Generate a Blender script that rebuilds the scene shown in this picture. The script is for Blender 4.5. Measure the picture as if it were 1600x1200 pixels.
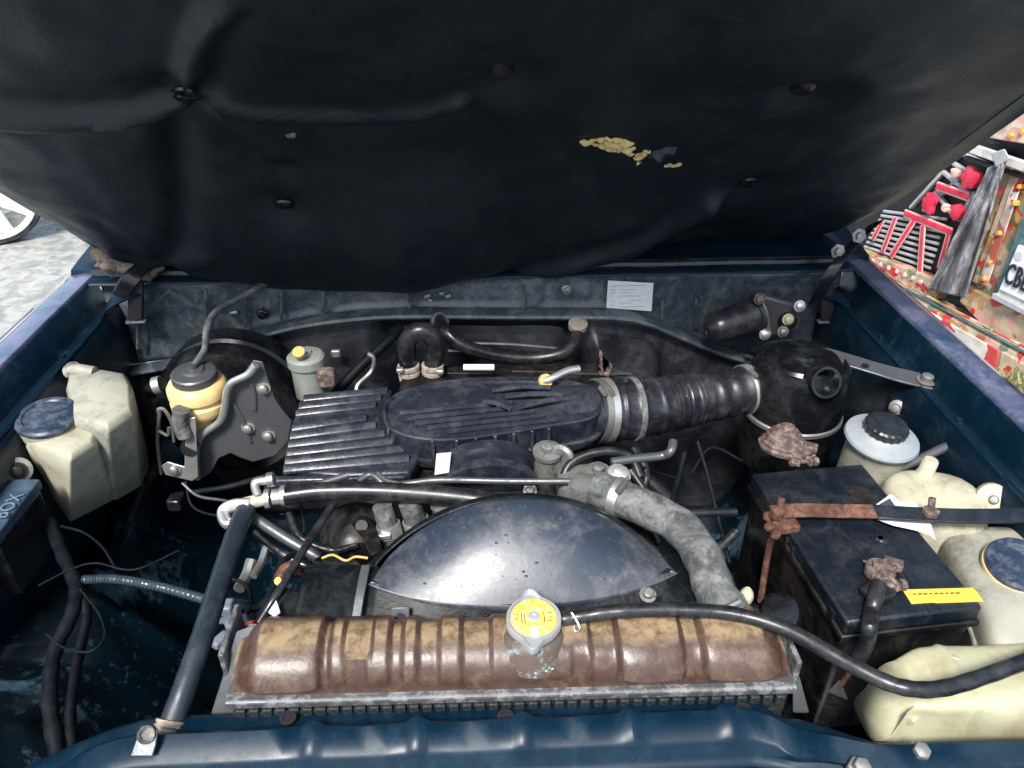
import bpy, bmesh, math, random
from mathutils import Vector as V, Matrix, noise as mnoise
random.seed(7)
S = bpy.context.scene
for o in list(bpy.data.objects): bpy.data.objects.remove(o)
# ------------------------------------------------------------------ camera
F = 1200.0; YAW = math.radians(2.7); PIT = math.radians(32.0)
CAM = V((0, 0, 1.62))
FW = V((math.sin(YAW)*math.cos(PIT), math.cos(YAW)*math.cos(PIT), -math.sin(PIT)))
RT = V((math.cos(YAW), -math.sin(YAW), 0)); UP = RT.cross(FW)
cd = bpy.data.cameras.new('camera'); cam = bpy.data.objects.new('camera', cd); S.collection.objects.link(cam)
cd.sensor_width = 36; cd.lens = 36*F/1600; cd.clip_end = 500; cd.clip_start = 0.02
cam.matrix_world = Matrix.Translation(CAM) @ Matrix((RT, UP, -FW)).transposed().to_4x4()
S.camera = cam
# ------------------------------------------------------------------ sky, sun, exposure
SUN_EL, SUN_AZ = math.radians(52), math.radians(200)      # high behind the camera, a little to the left
w = bpy.data.worlds.new('World'); S.world = w; w.use_nodes = True
nt = w.node_tree; bg = nt.nodes['Background']
sky = nt.nodes.new('ShaderNodeTexSky'); sky.sky_type = 'NISHITA'; sky.sun_disc = False
sky.sun_elevation = SUN_EL; sky.sun_rotation = SUN_AZ; sky.air_density = 1.0; sky.dust_density = 4.0; sky.ozone_density = 1.0
hs = nt.nodes.new('ShaderNodeHueSaturation'); hs.inputs['Saturation'].default_value = 0.95
nt.links.new(sky.outputs[0], hs.inputs['Color']); cl_ = nt.nodes.new('ShaderNodeMix'); cl_.data_type = 'RGBA'; cl_.inputs[0].default_value = .45; cl_.inputs[7].default_value = (5.0, 6.8, 8.6, 1)   # even high cloud over the blue
nt.links.new(hs.outputs[0], cl_.inputs[6]); nt.links.new(cl_.outputs[2], bg.inputs[0])
bg.inputs[1].default_value = 0.095
sd = bpy.data.lights.new('sun', 'SUN'); sd.energy = 3.0; sd.angle = math.radians(13); sd.color = (1, .975, .94)
sun = bpy.data.objects.new('sun', sd); S.collection.objects.link(sun)
sdir = V((math.sin(SUN_AZ)*math.cos(SUN_EL), math.cos(SUN_AZ)*math.cos(SUN_EL), math.sin(SUN_EL)))
sun.rotation_euler = sdir.to_track_quat('Z', 'Y').to_euler()
vs = S.view_settings; vs.view_transform = 'Standard'; vs.look = 'None'; vs.gamma = 1; vs.exposure = 1.15; vs.use_curve_mapping = False
S.cycles.max_bounces = 5; S.cycles.diffuse_bounces = 3; S.cycles.glossy_bounces = 3

# ------------------------------------------------------------------ helpers
def ray(u, v): return FW + RT*((u-800)/F) - UP*((v-600)/F)
def at(u, v, z=None, y=None, x=None):
    """3-D point in the place seen at photo position u,v on a plane of known height / depth / side"""
    r = ray(u, v)
    k = (z-CAM.z)/r.z if z is not None else (y-CAM.y)/r.y if y is not None else (x-CAM.x)/r.x
    return CAM + r*k
def pts(lst, z=None, y=None):
    return [at(p[0], p[1], z=p[2] if len(p) > 2 else z, y=y) if y is None else at(p[0], p[1], y=y) for p in lst]
def crom(P, sub):
    if len(P) < 3 or sub < 2: return [V(p) for p in P]
    Q = [P[0]*2-P[1]] + list(P) + [P[-1]*2-P[-2]]; out = []
    for i in range(1, len(Q)-2):
        a, b, c, d = Q[i-1:i+3]
        for k in range(sub):
            t = k/sub
            out.append(.5*((2*b)+(c-a)*t+(2*a-5*b+4*c-d)*t*t+(3*b-a-3*c+d)*t**3))
    out.append(V(P[-1])); return out
def frames(P):
    T = [(P[min(i+1, len(P)-1)]-P[max(i-1, 0)]).normalized() for i in range(len(P))]
    a = V((0, 0, 1)) if abs(T[0].z) < .9 else V((1, 0, 0))
    n = (a - T[0]*a.dot(T[0])).normalized(); out = []
    for t in T:
        n = (n - t*n.dot(t)).normalized(); out.append((t, n, t.cross(n)))
    return out
class MB:
    def __init__(s): s.v = []; s.f = []
    def add(s, vs, fs):
        b = len(s.v); s.v += [V(p) for p in vs]; s.f += [tuple(b+i for i in f) for f in fs]; return s
    def box(s, c, d, R=None):
        c = V(c); d = V(d)/2; R = R or Matrix.Identity(3)
        q = [c + R @ V((x*d.x, y*d.y, z*d.z)) for z in (-1, 1) for x, y in ((-1, -1), (1, -1), (1, 1), (-1, 1))]
        return s.add(q, [(3, 2, 1, 0), (4, 5, 6, 7), (0, 1, 5, 4), (1, 2, 6, 5), (2, 3, 7, 6), (3, 0, 4, 7)])
    def loft(s, rings, cap=True, closed=True):
        n = len(rings[0]); fs = []
        for i in range(len(rings)-1):
            for j in range(n if closed else n-1):
                k = (j+1) % n; fs.append((i*n+j, i*n+k, (i+1)*n+k, (i+1)*n+j))
        if cap and closed: fs += [tuple(reversed(range(n))), tuple((len(rings)-1)*n+j for j in range(n))]
        return s.add([p for r in rings for p in r], fs)
    def grid(s, rows): return s.loft(rows, cap=False, closed=False)
    def tube(s, P, r, n=10, sub=5, flat=1.0):
        P = crom([V(p) for p in P], sub); fr = frames(P); m = len(P); rings = []
        for i, (p, (t, a, b)) in enumerate(zip(P, fr)):
            rr = r(i/(m-1)) if callable(r) else r
            rings.append([p + a*(math.cos(q)*rr*flat) + b*(math.sin(q)*rr) for q in [2*math.pi*k/n for k in range(n)]])
        return s.loft(rings)
    def cyl(s, a, b, r, r2=None, n=18):
        a, b = V(a), V(b); return s.tube([a, b], (lambda t: r+((r if r2 is None else r2)-r)*t), n, 1)
    def lathe(s, prof, o, ax=(0, 0, 1), n=32):
        o = V(o); ax = V(ax).normalized(); a = ax.orthogonal().normalized(); b = ax.cross(a)
        return s.loft([[o + ax*h + a*(math.cos(q)*r) + b*(math.sin(q)*r) for q in [2*math.pi*k/n for k in range(n)]] for r, h in prof])
    def prism(s, poly, off):
        off = V(off); return s.loft([[V(p) for p in poly], [V(p)+off for p in poly]])
    def strip(s, P, wv, th, sub=4):
        """flat bar along a path: width vector wv, thickness vector th"""
        P = crom([V(p) for p in P], sub); wv, th = V(wv)/2, V(th)
        return s.loft([[p-wv, p+wv, p+wv+th, p-wv+th] for p in P])
    def ball(s, c, r, n=12, sq=(1, 1, 1)):
        c = V(c); rings = []
        for i in range(1, n//2+1):
            ph = math.pi*i/(n//2+1)
            rings.append([c+V((r*sq[0]*math.sin(ph)*math.cos(2*math.pi*k/n), r*sq[1]*math.sin(ph)*math.sin(2*math.pi*k/n), -r*sq[2]*math.cos(ph))) for k in range(n)])
        return s.loft(rings)
    def build(s, name, m, parent=None, bevel=0, sub=0, solid=0, ang=38, seg=2):
        me = bpy.data.meshes.new(name)
        off = ROOT.get(parent, V((0, 0, 0))) if parent else V((0, 0, 0))
        me.from_pydata([p-off for p in s.v], [], s.f)
        bm = bmesh.new(); bm.from_mesh(me); bmesh.ops.recalc_face_normals(bm, faces=bm.faces); bm.to_mesh(me); bm.free()
        me.materials.append(m); me.shade_smooth() if hasattr(me, 'shade_smooth') else None
        me.set_sharp_from_angle(angle=math.radians(ang))
        o = bpy.data.objects.new(name, me); S.collection.objects.link(o)
        if parent: o.parent = parent; ROOT[o] = off
        if solid: d = o.modifiers.new('s', 'SOLIDIFY'); d.thickness = solid; d.offset = 0
        if bevel: d = o.modifiers.new('b', 'BEVEL'); d.width = bevel; d.segments = seg; d.limit_method = 'ANGLE'; d.angle_limit = math.radians(30); d.harden_normals = False
        if sub: d = o.modifiers.new('u', 'SUBSURF'); d.levels = sub; d.render_levels = sub
        return o
ROOT = {}
def thing(name, label, cat, loc, group=None):
    o = bpy.data.objects.new(name, None); o.empty_display_size = .02; S.collection.objects.link(o)
    o.location = loc; ROOT[o] = V(loc); o['label'] = label; o['category'] = cat
    if group: o['group'] = group
    return o
def tag(o, label, cat, group=None):
    o['label'] = label; o['category'] = cat
    if group: o['group'] = group
    return o
def struct(o): o['kind'] = 'structure'; return o
def copy_part(o, dv, parent=None):
    c = o.copy(); S.collection.objects.link(c); c.location = o.location + V(dv); ROOT[c] = ROOT.get(o, V((0, 0, 0))); return c
def text(body, size, ex, M, name, m, parent, outline=None, sx=1.0):
    cu = bpy.data.curves.new('t', 'FONT'); cu.body = body; cu.size = size; cu.extrude = ex; cu.align_x = 'LEFT'; cu.resolution_u = 3; cu.space_character = 1.08
    if outline is not None: cu.offset = outline
    o = bpy.data.objects.new('t', cu); S.collection.objects.link(o)
    bpy.context.view_layer.update()
    me = bpy.data.meshes.new_from_object(o.evaluated_get(bpy.context.evaluated_depsgraph_get()))
    bpy.data.objects.remove(o)
    me.transform(Matrix.Diagonal((sx, 1, 1, 1))); me.transform(M)
    off = ROOT.get(parent, V((0, 0, 0))); me.transform(Matrix.Translation(-off))
    me.materials.clear(); me.materials.append(m); me.name = name
    q = bpy.data.objects.new(name, me); S.collection.objects.link(q); q.parent = parent; ROOT[q] = off
    return q
def basis(o, ex, ey):
    ex = V(ex).normalized(); ez = ex.cross(V(ey)).normalized(); ey = ez.cross(ex)
    return Matrix.Translation(V(o)) @ Matrix((ex, ey, ez)).transposed().to_4x4()
def sst(a, b, x):
    t = max(0, min(1, (x-a)/(b-a))); return t*t*(3-2*t)

# ------------------------------------------------------------------ materials
def mat(name, col, rough=.5, metal=0, dust=None, damt=.5, dscale=14, top=0.0, bump=.15, bscale=120, rvar=.15, coat=0, col2=None, cscale=6, spec=.5, sss=0, lo=.42, hi=.68, tlo=.35, speck=.35):
    m = bpy.data.materials.new(name); m.use_nodes = True; n = m.node_tree; L = n.links.new; p = n.nodes['Principled BSDF']
    tc = n.nodes.new('ShaderNodeTexCoord')
    def nz(scale, det=6, ro=.6, dist=0):
        a = n.nodes.new('ShaderNodeTexNoise'); a.inputs['Scale'].default_value = scale; a.inputs['Detail'].default_value = det; a.inputs['Roughness'].default_value = ro; a.inputs['Distortion'].default_value = dist
        L(tc.outputs['Object'], a.inputs['Vector']); return a.outputs['Fac']
    def ramp(x, a, b):
        r = n.nodes.new('ShaderNodeMapRange'); r.inputs[1].default_value = a; r.inputs[2].default_value = b; r.interpolation_type = 'SMOOTHSTEP'; L(x, r.inputs[0]); return r.outputs[0]
    def mix(f, a, b):
        x = n.nodes.new('ShaderNodeMix'); x.data_type = 'RGBA'
        (L(f, x.inputs[0]) if not isinstance(f, float) else setattr(x.inputs[0], 'default_value', f))
        for s_, q in ((6, a), (7, b)):
            if isinstance(q, tuple): x.inputs[s_].default_value = (*q, 1)
            else: L(q, x.inputs[s_])
        return x.outputs[2]
    def mth(op, a, b):
        x = n.nodes.new('ShaderNodeMath'); x.operation = op; x.use_clamp = True
        for i, q in enumerate((a, b)):
            if isinstance(q, (int, float)): x.inputs[i].default_value = q
            else: L(q, x.inputs[i])
        return x.outputs[0]
    c = tuple(col)
    if col2: c = mix(ramp(nz(cscale, 5), .35, .65), c, tuple(col2))
    fine = nz(bscale, 4)
    if dust:
        d = mth('MULTIPLY', ramp(nz(dscale*1.6, 12, .74, .5), lo, hi), damt)
        d = mth('MULTIPLY', d, mth('ADD', .35, ramp(nz(bscale*.9, 6, .7), .3, .62)))
        d = mth('ADD', d, mth('MULTIPLY', ramp(nz(bscale*2.2, 3, .6), .60, .68), mth('MULTIPLY', speck*damt, ramp(nz(dscale*.8, 4), .38, .62))))
        if top:
            g = n.nodes.new('ShaderNodeNewGeometry'); sx = n.nodes.new('ShaderNodeSeparateXYZ'); L(g.outputs['Normal'], sx.inputs[0])
            d = mth('ADD', d, mth('MULTIPLY', mth('MULTIPLY', ramp(sx.outputs[2], tlo, min(1.0, tlo+.25)), top), mth('ADD', .2, ramp(nz(dscale*2.5, 10, .72), .32, .66))))
        c = mix(d, c, tuple(dust))
        rr = mth('ADD', rough, mth('MULTIPLY', d, .35))
    else: rr = None
    if isinstance(c, tuple): p.inputs['Base Color'].default_value = (*c, 1)
    else: L(c, p.inputs['Base Color'])
    rv = mth('MULTIPLY', mth('SUBTRACT', ramp(nz(9), .3, .7), 0), rvar)
    rv = mth('ADD', rv, rr if rr is not None else rough - rvar/2)
    L(rv, p.inputs['Roughness'])
    p.inputs['Metallic'].default_value = metal; p.inputs['Specular IOR Level'].default_value = spec
    if coat: p.inputs['Coat Weight'].default_value = coat; p.inputs['Coat Roughness'].default_value = .08
    if sss: p.inputs['Subsurface Weight'].default_value = sss; p.inputs['Subsurface Radius'].default_value = (.02, .016, .01)
    if bump:
        b = n.nodes.new('ShaderNodeBump'); b.inputs['Strength'].default_value = bump; b.inputs['Distance'].default_value = .002
        L(mth('ADD', mth('MULTIPLY', fine, .6), mth('MULTIPLY', nz(bscale*.2, 5), .6)), b.inputs['Height']); L(b.outputs[0], p.inputs['Normal'])
    return m
GREY = (.30, .30, .29); TAN = (.40, .34, .25)
M = dict(
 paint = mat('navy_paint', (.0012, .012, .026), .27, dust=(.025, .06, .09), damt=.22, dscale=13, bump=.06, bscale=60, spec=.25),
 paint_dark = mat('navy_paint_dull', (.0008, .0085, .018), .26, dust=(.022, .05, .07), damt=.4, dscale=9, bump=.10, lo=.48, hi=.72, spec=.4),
 apron = mat('apron_paint_mud_sheen', (.0010, .0065, .012), .20, dust=(.055, .11, .155), damt=.8, dscale=4.5, bump=.35, bscale=30, lo=.53, hi=.62, spec=.45),  # blue-grey patches: mud, and soft reflections put into the colour
 paint_top = mat('fender_paint_sky_sheen', (.10, .10, .18), .15, dust=(.28, .27, .37), damt=.45, dscale=9, coat=1, bump=.03, col2=(.018, .05, .10), cscale=6),  # lilac tone: weathered purple paint with sky reflection painted into the colour
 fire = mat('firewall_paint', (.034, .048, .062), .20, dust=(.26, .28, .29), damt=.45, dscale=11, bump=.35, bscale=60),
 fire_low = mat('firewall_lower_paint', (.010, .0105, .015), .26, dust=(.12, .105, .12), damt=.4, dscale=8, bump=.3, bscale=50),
 liner = mat('hood_liner_felt', (.0032, .0075, .0125), .38, dust=(.016, .022, .029), damt=.35, dscale=6, bump=.45, bscale=220, spec=.42),
 black = mat('black_plastic', (.0035, .0042, .0055), .17, dust=(.07, .07, .07), damt=.22, dscale=12, bump=.15, bscale=180),
 cover = mat('intake_plastic', (.010, .0125, .021), .19, dust=(.16, .165, .18), damt=.20, dscale=20, top=.05, speck=.8, bump=.25, bscale=220),
 shroud = mat('shroud_plastic', (.002, .004, .0055), .30, spec=.22, dust=(.07, .07, .065), damt=.25, dscale=16, top=.02, bump=.5, bscale=180),
 dome = mat('shroud_dome_plastic', (.020, .028, .044), .25, dust=(.17, .155, .145), damt=.42, dscale=12, bump=.10, bscale=160, spec=.7),
 rubber = mat('rubber_hose', (.006, .007, .0095), .22, dust=(.13, .125, .12), damt=.25, dscale=18, top=.03, bump=.2),
 rubber_dusty = mat('dusty_rubber', (.03, .033, .036), .42, dust=(.21, .21, .20), damt=.85, dscale=22, top=.12, bump=.6, bscale=160, lo=.34, hi=.70),
 duct = mat('duct_rubber', (.009, .009, .013), .24, dust=(.11, .10, .11), damt=.35, dscale=13, top=.03, bump=.2),
 steel = mat('dull_steel', (.32, .32, .31), .36, .8, dust=(.16, .13, .10), damt=.75, dscale=24, bump=.3),
 bright = mat('bright_metal', (.62, .62, .60), .28, .8, dust=(.26, .23, .18), damt=.6, dscale=34, bump=.2),
 chrome = mat('zinc_cap', (.58, .59, .60), .26, .55, dust=(.35, .34, .31), damt=.3, dscale=50, bump=.12),
 alu = mat('cast_aluminium', (.22, .22, .21), .42, .5, dust=(.05, .045, .04), damt=.8, dscale=28, bump=.6, bscale=180),
 dirty = mat('oily_metal', (.005, .0046, .0046), .30, .0, spec=.35, dust=(.07, .06, .052), damt=.45, dscale=18, bump=.6, bscale=90),
 shield = mat('heat_shield', (.13, .135, .145), .30, .6, dust=(.07, .07, .065), damt=.7, dscale=13, bump=.3),
 rust = mat('rusty_iron', (.060, .024, .015), .75, .1, dust=(.26, .13, .08), damt=.7, dscale=34, bump=.8, bscale=150),
 corr = mat('corroded_lead', (.07, .046, .038), .6, .1, dust=(.42, .33, .28), damt=.6, dscale=60, bump=1.0, bscale=160),
 tank = mat('brown_tank_plastic', (.066, .038, .028), .27, dust=(.26, .185, .10), damt=.22, dscale=26, top=.85, tlo=.88, bump=.3, bscale=150, col2=(.050, .024, .018), cscale=30, lo=.46, hi=.64),
 neck = mat('neck_metal', (.085, .06, .048), .45, .1, dust=(.24, .34, .34), damt=.7, dscale=40, bump=.6, lo=.52, hi=.64),
 crimp = mat('crimp_strip', (.08, .08, .085), .38, .3, dust=(.28, .275, .28), damt=.7, dscale=40, bump=.6, lo=.45, hi=.6),
 core = mat('radiator_core', (.008, .013, .016), .5, .1, dust=(.07, .075, .07), damt=.7, dscale=30, bump=.7, bscale=250),
 cream = mat('cream_plastic', (.50, .465, .33), .32, dust=(.17, .145, .095), damt=.75, dscale=9, bump=.15, bscale=60, sss=.15, col2=(.36, .345, .27), cscale=7, lo=.46, hi=.70),
 cream_dirty = mat('grey_cream_plastic', (.38, .365, .29), .34, dust=(.10, .095, .075), damt=.85, dscale=8, bump=.2, bscale=60, sss=.12, col2=(.26, .255, .215), cscale=7, lo=.46, hi=.70),
 yel_bottle = mat('yellowed_plastic', (.44, .42, .28), .24, dust=(.24, .19, .08), damt=.6, dscale=9, bump=.2, bscale=40, sss=.3, col2=(.34, .33, .23), cscale=5),
 fluid = mat('amber_reservoir', (.68, .50, .23), .24, dust=(.40, .24, .09), damt=.5, dscale=22, bump=.08, sss=.2),
 capblue = mat('blue_grey_cap', (.012, .022, .045), .24, dust=(.20, .21, .24), damt=.45, dscale=40, bump=.25),
 batt = mat('battery_case', (.003, .0034, .0042), .22, dust=(.05, .045, .04), damt=.4, dscale=12, bump=.2),
 lid = mat('battery_lid', (.004, .007, .012), .22, dust=(.09, .09, .095), damt=.22, dscale=15, top=.02, bump=.35, bscale=220),
 sticker = mat('yellow_sticker', (.72, .52, .06), .4, dust=(.5, .36, .1), damt=.4, dscale=40, bump=0),
 yellow = mat('yellow_label', (.80, .62, .03), .35, dust=(.70, .66, .5), damt=.8, dscale=110, bump=0),
 ink = mat('dark_ink', (.16, .09, .02), .6, bump=0), inkblack = mat('black_ink', (.01, .01, .025), .5, bump=0),
 white = mat('white_print', (.74, .74, .74), .5, dust=(.5, .5, .5), damt=.3, dscale=50, bump=.05),
 faint = mat('faint_print', (.50, .50, .52), .6, bump=0),
 foam = mat('yellow_foam', (.64, .50, .22), .9, dust=(.20, .13, .05), damt=.7, dscale=50, bump=1.0, bscale=200),
 foam_grey = mat('grey_foam', (.24, .19, .15), .9, dust=(.05, .035, .028), damt=.9, dscale=26, bump=1.0, bscale=150),
 verdi = mat('verdigris', (.30, .43, .43), .8, dust=(.5, .5, .45), damt=.6, dscale=60, bump=.8, bscale=300),
 wire = mat('wire_insulation', (.003, .005, .007), .5, spec=.15, dust=(.04, .045, .05), damt=.2, dscale=30, bump=.1),
 wire_yellow = mat('yellow_wire', (.55, .36, .10), .5, bump=0), wire_red = mat('red_wire', (.25, .03, .03), .5, bump=0),
 conn = mat('grey_connector', (.14, .17, .21), .4, dust=(.05, .05, .05), damt=.7, dscale=60),
 tape = mat('beige_tape', (.36, .30, .24), .7, dust=(.10, .075, .055), damt=.8, dscale=60, bump=.8),
 fusebox = mat('fusebox_lid', (.03, .055, .09), .32, dust=(.12, .16, .2), damt=.4, dscale=24, bump=.2),
 fuseink = mat('fusebox_letter', (.13, .19, .26), .4, bump=0),
 carwhite = mat('white_car_paint', (.75, .76, .75), .25, coat=.8, bump=0), tyre = mat('tyre', (.02, .02, .022), .8, dust=(.2, .19, .17), damt=.5),
 alloy = mat('alloy_rim', (.74, .75, .74), .3, .2, bump=0),
 red = mat('truck_red', (.62, .010, .05), .4, dust=(.55, .2, .2), damt=.25, dscale=14), tblack = mat('truck_black', (.008, .008, .010), .6),
 twhite = mat('truck_white', (.62, .60, .56), .5, dust=(.30, .22, .16), damt=.7, dscale=10),
 tgrey = mat('truck_grille_grey', (.42, .43, .45), .4, .2, dust=(.2, .16, .14), damt=.5, dscale=10),
 tpink = mat('truck_pink', (.66, .34, .30), .5, dust=(.68, .56, .46), damt=.8, dscale=30),
 torange = mat('truck_reflector', (.75, .30, .05), .35, bump=0), tteal = mat('truck_teal', (.04, .10, .12), .35, dust=(.2, .3, .3), damt=.6, dscale=10),
 cloth = mat('grey_cloth', (.15, .145, .16), 1.0, spec=.1, dust=(.40, .41, .38), damt=.8, dscale=4, bump=.5, bscale=60), grass = mat('dry_weeds', (.25, .24, .10), .9, dust=(.4, .38, .2), damt=.5),
)

def ornate(name, cols, scale, warp=.4, rough=.4):
    """hand painted truck ornament: small flat petals and scrolls in several colours"""
    m = bpy.data.materials.new(name); m.use_nodes = True; n = m.node_tree; L = n.links.new; p = n.nodes['Principled BSDF']
    tc = n.nodes.new('ShaderNodeTexCoord'); nz = n.nodes.new('ShaderNodeTexNoise'); nz.inputs['Scale'].default_value = scale*.35; nz.inputs['Detail'].default_value = 4
    L(tc.outputs['Object'], nz.inputs['Vector'])
    mx = n.nodes.new('ShaderNodeMix'); mx.data_type = 'VECTOR'; mx.inputs[0].default_value = warp*.25; L(tc.outputs['Object'], mx.inputs[4]); L(nz.outputs['Color'], mx.inputs[5])
    vo = n.nodes.new('ShaderNodeTexVoronoi'); vo.inputs['Scale'].default_value = scale; L(mx.outputs[1], vo.inputs['Vector'])
    sp = n.nodes.new('ShaderNodeSeparateColor'); L(vo.outputs['Color'], sp.inputs[0])
    r = n.nodes.new('ShaderNodeValToRGB'); r.color_ramp.interpolation = 'CONSTANT'
    while len(r.color_ramp.elements) < len(cols): r.color_ramp.elements.new(.5)
    for i, c in enumerate(cols): r.color_ramp.elements[i].position = i/len(cols); r.color_ramp.elements[i].color = (*c, 1)
    L(sp.outputs[0], r.inputs[0])
    g = n.nodes.new('ShaderNodeTexNoise'); g.inputs['Scale'].default_value = scale*.6; g.inputs['Detail'].default_value = 9; L(tc.outputs['Object'], g.inputs['Vector'])
    mr = n.nodes.new('ShaderNodeMapRange'); mr.inputs[1].default_value = .45; mr.inputs[2].default_value = .65; mr.inputs[4].default_value = .7; L(g.outputs['Fac'], mr.inputs[0])
    m2 = n.nodes.new('ShaderNodeMix'); m2.data_type = 'RGBA'; L(mr.outputs[0], m2.inputs[0]); L(r.outputs[0], m2.inputs[6]); m2.inputs[7].default_value = (.24, .17, .11, 1)
    L(m2.outputs[2], p.inputs['Base Color']); p.inputs['Roughness'].default_value = rough
    b = n.nodes.new('ShaderNodeBump'); b.inputs['Strength'].default_value = .5; b.inputs['Distance'].default_value = .004; L(vo.outputs['Distance'], b.inputs['Height']); L(b.outputs[0], p.inputs['Normal'])
    return m
BR, CR_, RD, GD, GN, PK = (.17, .075, .04), (.50, .40, .27), (.50, .03, .035), (.42, .24, .07), (.14, .20, .13), (.60, .32, .26)
M['tbrown'] = ornate('truck_ornate_brown', [BR, CR_, BR, GD, RD, (.25, .13, .08), GN, CR_], 30)
M['tgold'] = ornate('truck_ornate_gold', [CR_, GD, PK, CR_, RD, (.45, .36, .22), GN, CR_], 26)
M['tredwhite'] = ornate('truck_red_white', [RD, (.62, .57, .5), RD, (.62, .57, .5), PK], 13, .9)
M['tpanel'] = ornate('truck_pink_panel', [PK, RD, (.62, .5, .4), PK, GD, (.35, .36, .33)], 22, .6)

# ------------------------------------------------------------------ ground
def ground_mat():
    m = bpy.data.materials.new('wet_paving'); m.use_nodes = True; n = m.node_tree; L = n.links.new; p = n.nodes['Principled BSDF']
    tc = n.nodes.new('ShaderNodeTexCoord')
    def nz(s, d=6, dist=0):
        a = n.nodes.new('ShaderNodeTexNoise'); a.inputs['Scale'].default_value = s; a.inputs['Detail'].default_value = d; a.inputs['Distortion'].default_value = dist; L(tc.outputs['Object'], a.inputs['Vector']); return a
    r = n.nodes.new('ShaderNodeValToRGB'); r.color_ramp.elements[0].position = .38; r.color_ramp.elements[1].position = .6
    r.color_ramp.elements[0].color = (.18, .185, .17, 1); r.color_ramp.elements[1].color = (.32, .315, .295, 1)
    a = nz(11, 10, 1.2); L(a.outputs['Fac'], r.inputs[0]); L(r.outputs[0], p.inputs['Base Color'])
    q = n.nodes.new('ShaderNodeMapRange'); q.inputs[1].default_value = .4; q.inputs[2].default_value = .6; q.inputs[3].default_value = .12; q.inputs[4].default_value = .6
    b = nz(1.6, 5, .4); L(b.outputs['Fac'], q.inputs[0]); L(q.outputs[0], p.inputs['Roughness'])
    bu = n.nodes.new('ShaderNodeBump'); bu.inputs['Strength'].default_value = .5; bu.inputs['Distance'].default_value = .02
    c = nz(14, 6); L(c.outputs['Fac'], bu.inputs['Height']); L(bu.outputs[0], p.inputs['Normal'])
    return m
g = MB().grid([[(x*4.0, y*4.0, .012*mnoise.noise((x*1.3, y*1.7, 0))) for x in range(-15, 16)] for y in range(-15, 26)])
struct(g.build('ground', ground_mat()))

# ------------------------------------------------------------------ the car: body panels, hood
car = thing('car', 'dark blue car with its hood raised over an open engine bay', 'car', (0, .9, 0))
PR = [(.835, .55), (.83, .80), (.818, .93), (.80, .99), (.778, 1.022), (.757, 1.031), (.738, 1.034), (.720, 1.033), (.715, 1.028), (.703, .993), (.696, .984), (.679, .983), (.675, .979), (.668, .93), (.664, .80), (.655, .60)]
for s in (1, -1):
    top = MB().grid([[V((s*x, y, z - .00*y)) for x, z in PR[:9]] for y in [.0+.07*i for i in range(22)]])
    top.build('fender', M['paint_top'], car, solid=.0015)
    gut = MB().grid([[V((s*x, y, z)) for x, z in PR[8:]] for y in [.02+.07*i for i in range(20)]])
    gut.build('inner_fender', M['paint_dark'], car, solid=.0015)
    lip = MB().tube([V((s*.6795, y, .9845)) for y in (.05, .4, .8, 1.1, 1.34)], .0032, 6, 3)
    lip.build('fender_lip', M['paint'], car)
    for i, y in enumerate((.62, .88, 1.13)):
        MB().lathe([(.008, 0), (.008, .004), (.005, .005), (.005, .009), (.001, .010)], (s*.687, y, .983), n=6).build('bolt', M['paint_dark'], car)
# bay floor and front apron corners (deep, with mud and painted-in reflections)
rows = []
for j in range(40):
    y = .38 + .97*j/39
    row = []
    for i in range(61):
        x = -.66+1.32*i/60
        e = sst(.40, .64, abs(x)); f = 1-sst(.40, .62, y)
        z = .50 + .20*e*e + .16*f*e + .03*mnoise.noise((x*5, y*5, 3)) + .012*mnoise.noise((x*17, y*17, 1))
        row.append(V((x, y, z)))
    rows.append(row)
MB().grid(rows).build('bay_floor', M['apron'], car, solid=.002)
# front-left apron panel with its stamped steps
rows = []
for j in range(30):
    y = .40 + .46*j/29; row = []
    for i in range(24):
        t = i/23; x = -.655 + .33*t
        z = .84 - .30*sst(0, 1, t)*(.4+.6*sst(.40, .7, y)) - .10*sst(.5, .86, y) + .02*mnoise.noise((x*9, y*9, 5)) + .012*sst(.45, .5, mnoise.noise((x*12, y*12, 9))+.5)
        row.append(V((x, y, z)))
    rows.append(row)
MB().grid(rows).build('front_apron', M['apron'], car, solid=.002)
# firewall: upper panel above the seam, lower panel, seam rail
SEAM = [(120, 592), (165, 584), (215, 577), (290, 562), (390, 526), (470, 505), (560, 493), (640, 489), (800, 490), (950, 491), (1005, 499), (1060, 521), (1120, 546), (1180, 563), (1260, 580), (1340, 590)]
SP = [at(u, v, y=1.30) for u, v in SEAM]
def seam_z(x):
    for a, b in zip(SP, SP[1:]):
        if a.x <= x <= b.x: return a.z+(b.z-a.z)*(x-a.x)/(b.x-a.x)
    return SP[0].z if x < SP[0].x else SP[-1].z
def emb(u, ranges): return max([sst(a-4, a+2, u)*(1-sst(b-2, b+4, u)) for a, b in ranges])
rows = []
for j in range(15):
    t = j/14; row = []
    for i in range(261):
        x = -.70+1.40*i/260; z0 = seam_z(x); z = z0+(1.028-z0)*t
        uu = 800 + F*((V((x, 1.32, z))-CAM).dot(RT))/((V((x, 1.32, z))-CAM).dot(FW))
        d = .004*emb(uu, [(222, 312), (345, 378), (392, 497), (522, 640), (655, 815), (850, 945), (1030, 1080), (1105, 1260)])*sst(.08, .2, t)*(1-sst(.82, .93, t))
        d += .010*sst(.58, .70, abs(x))
        row.append(V((x, 1.318+.012*t - d*(-1), z)))
    rows.append(row)
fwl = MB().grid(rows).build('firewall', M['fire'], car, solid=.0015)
rows = []
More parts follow.
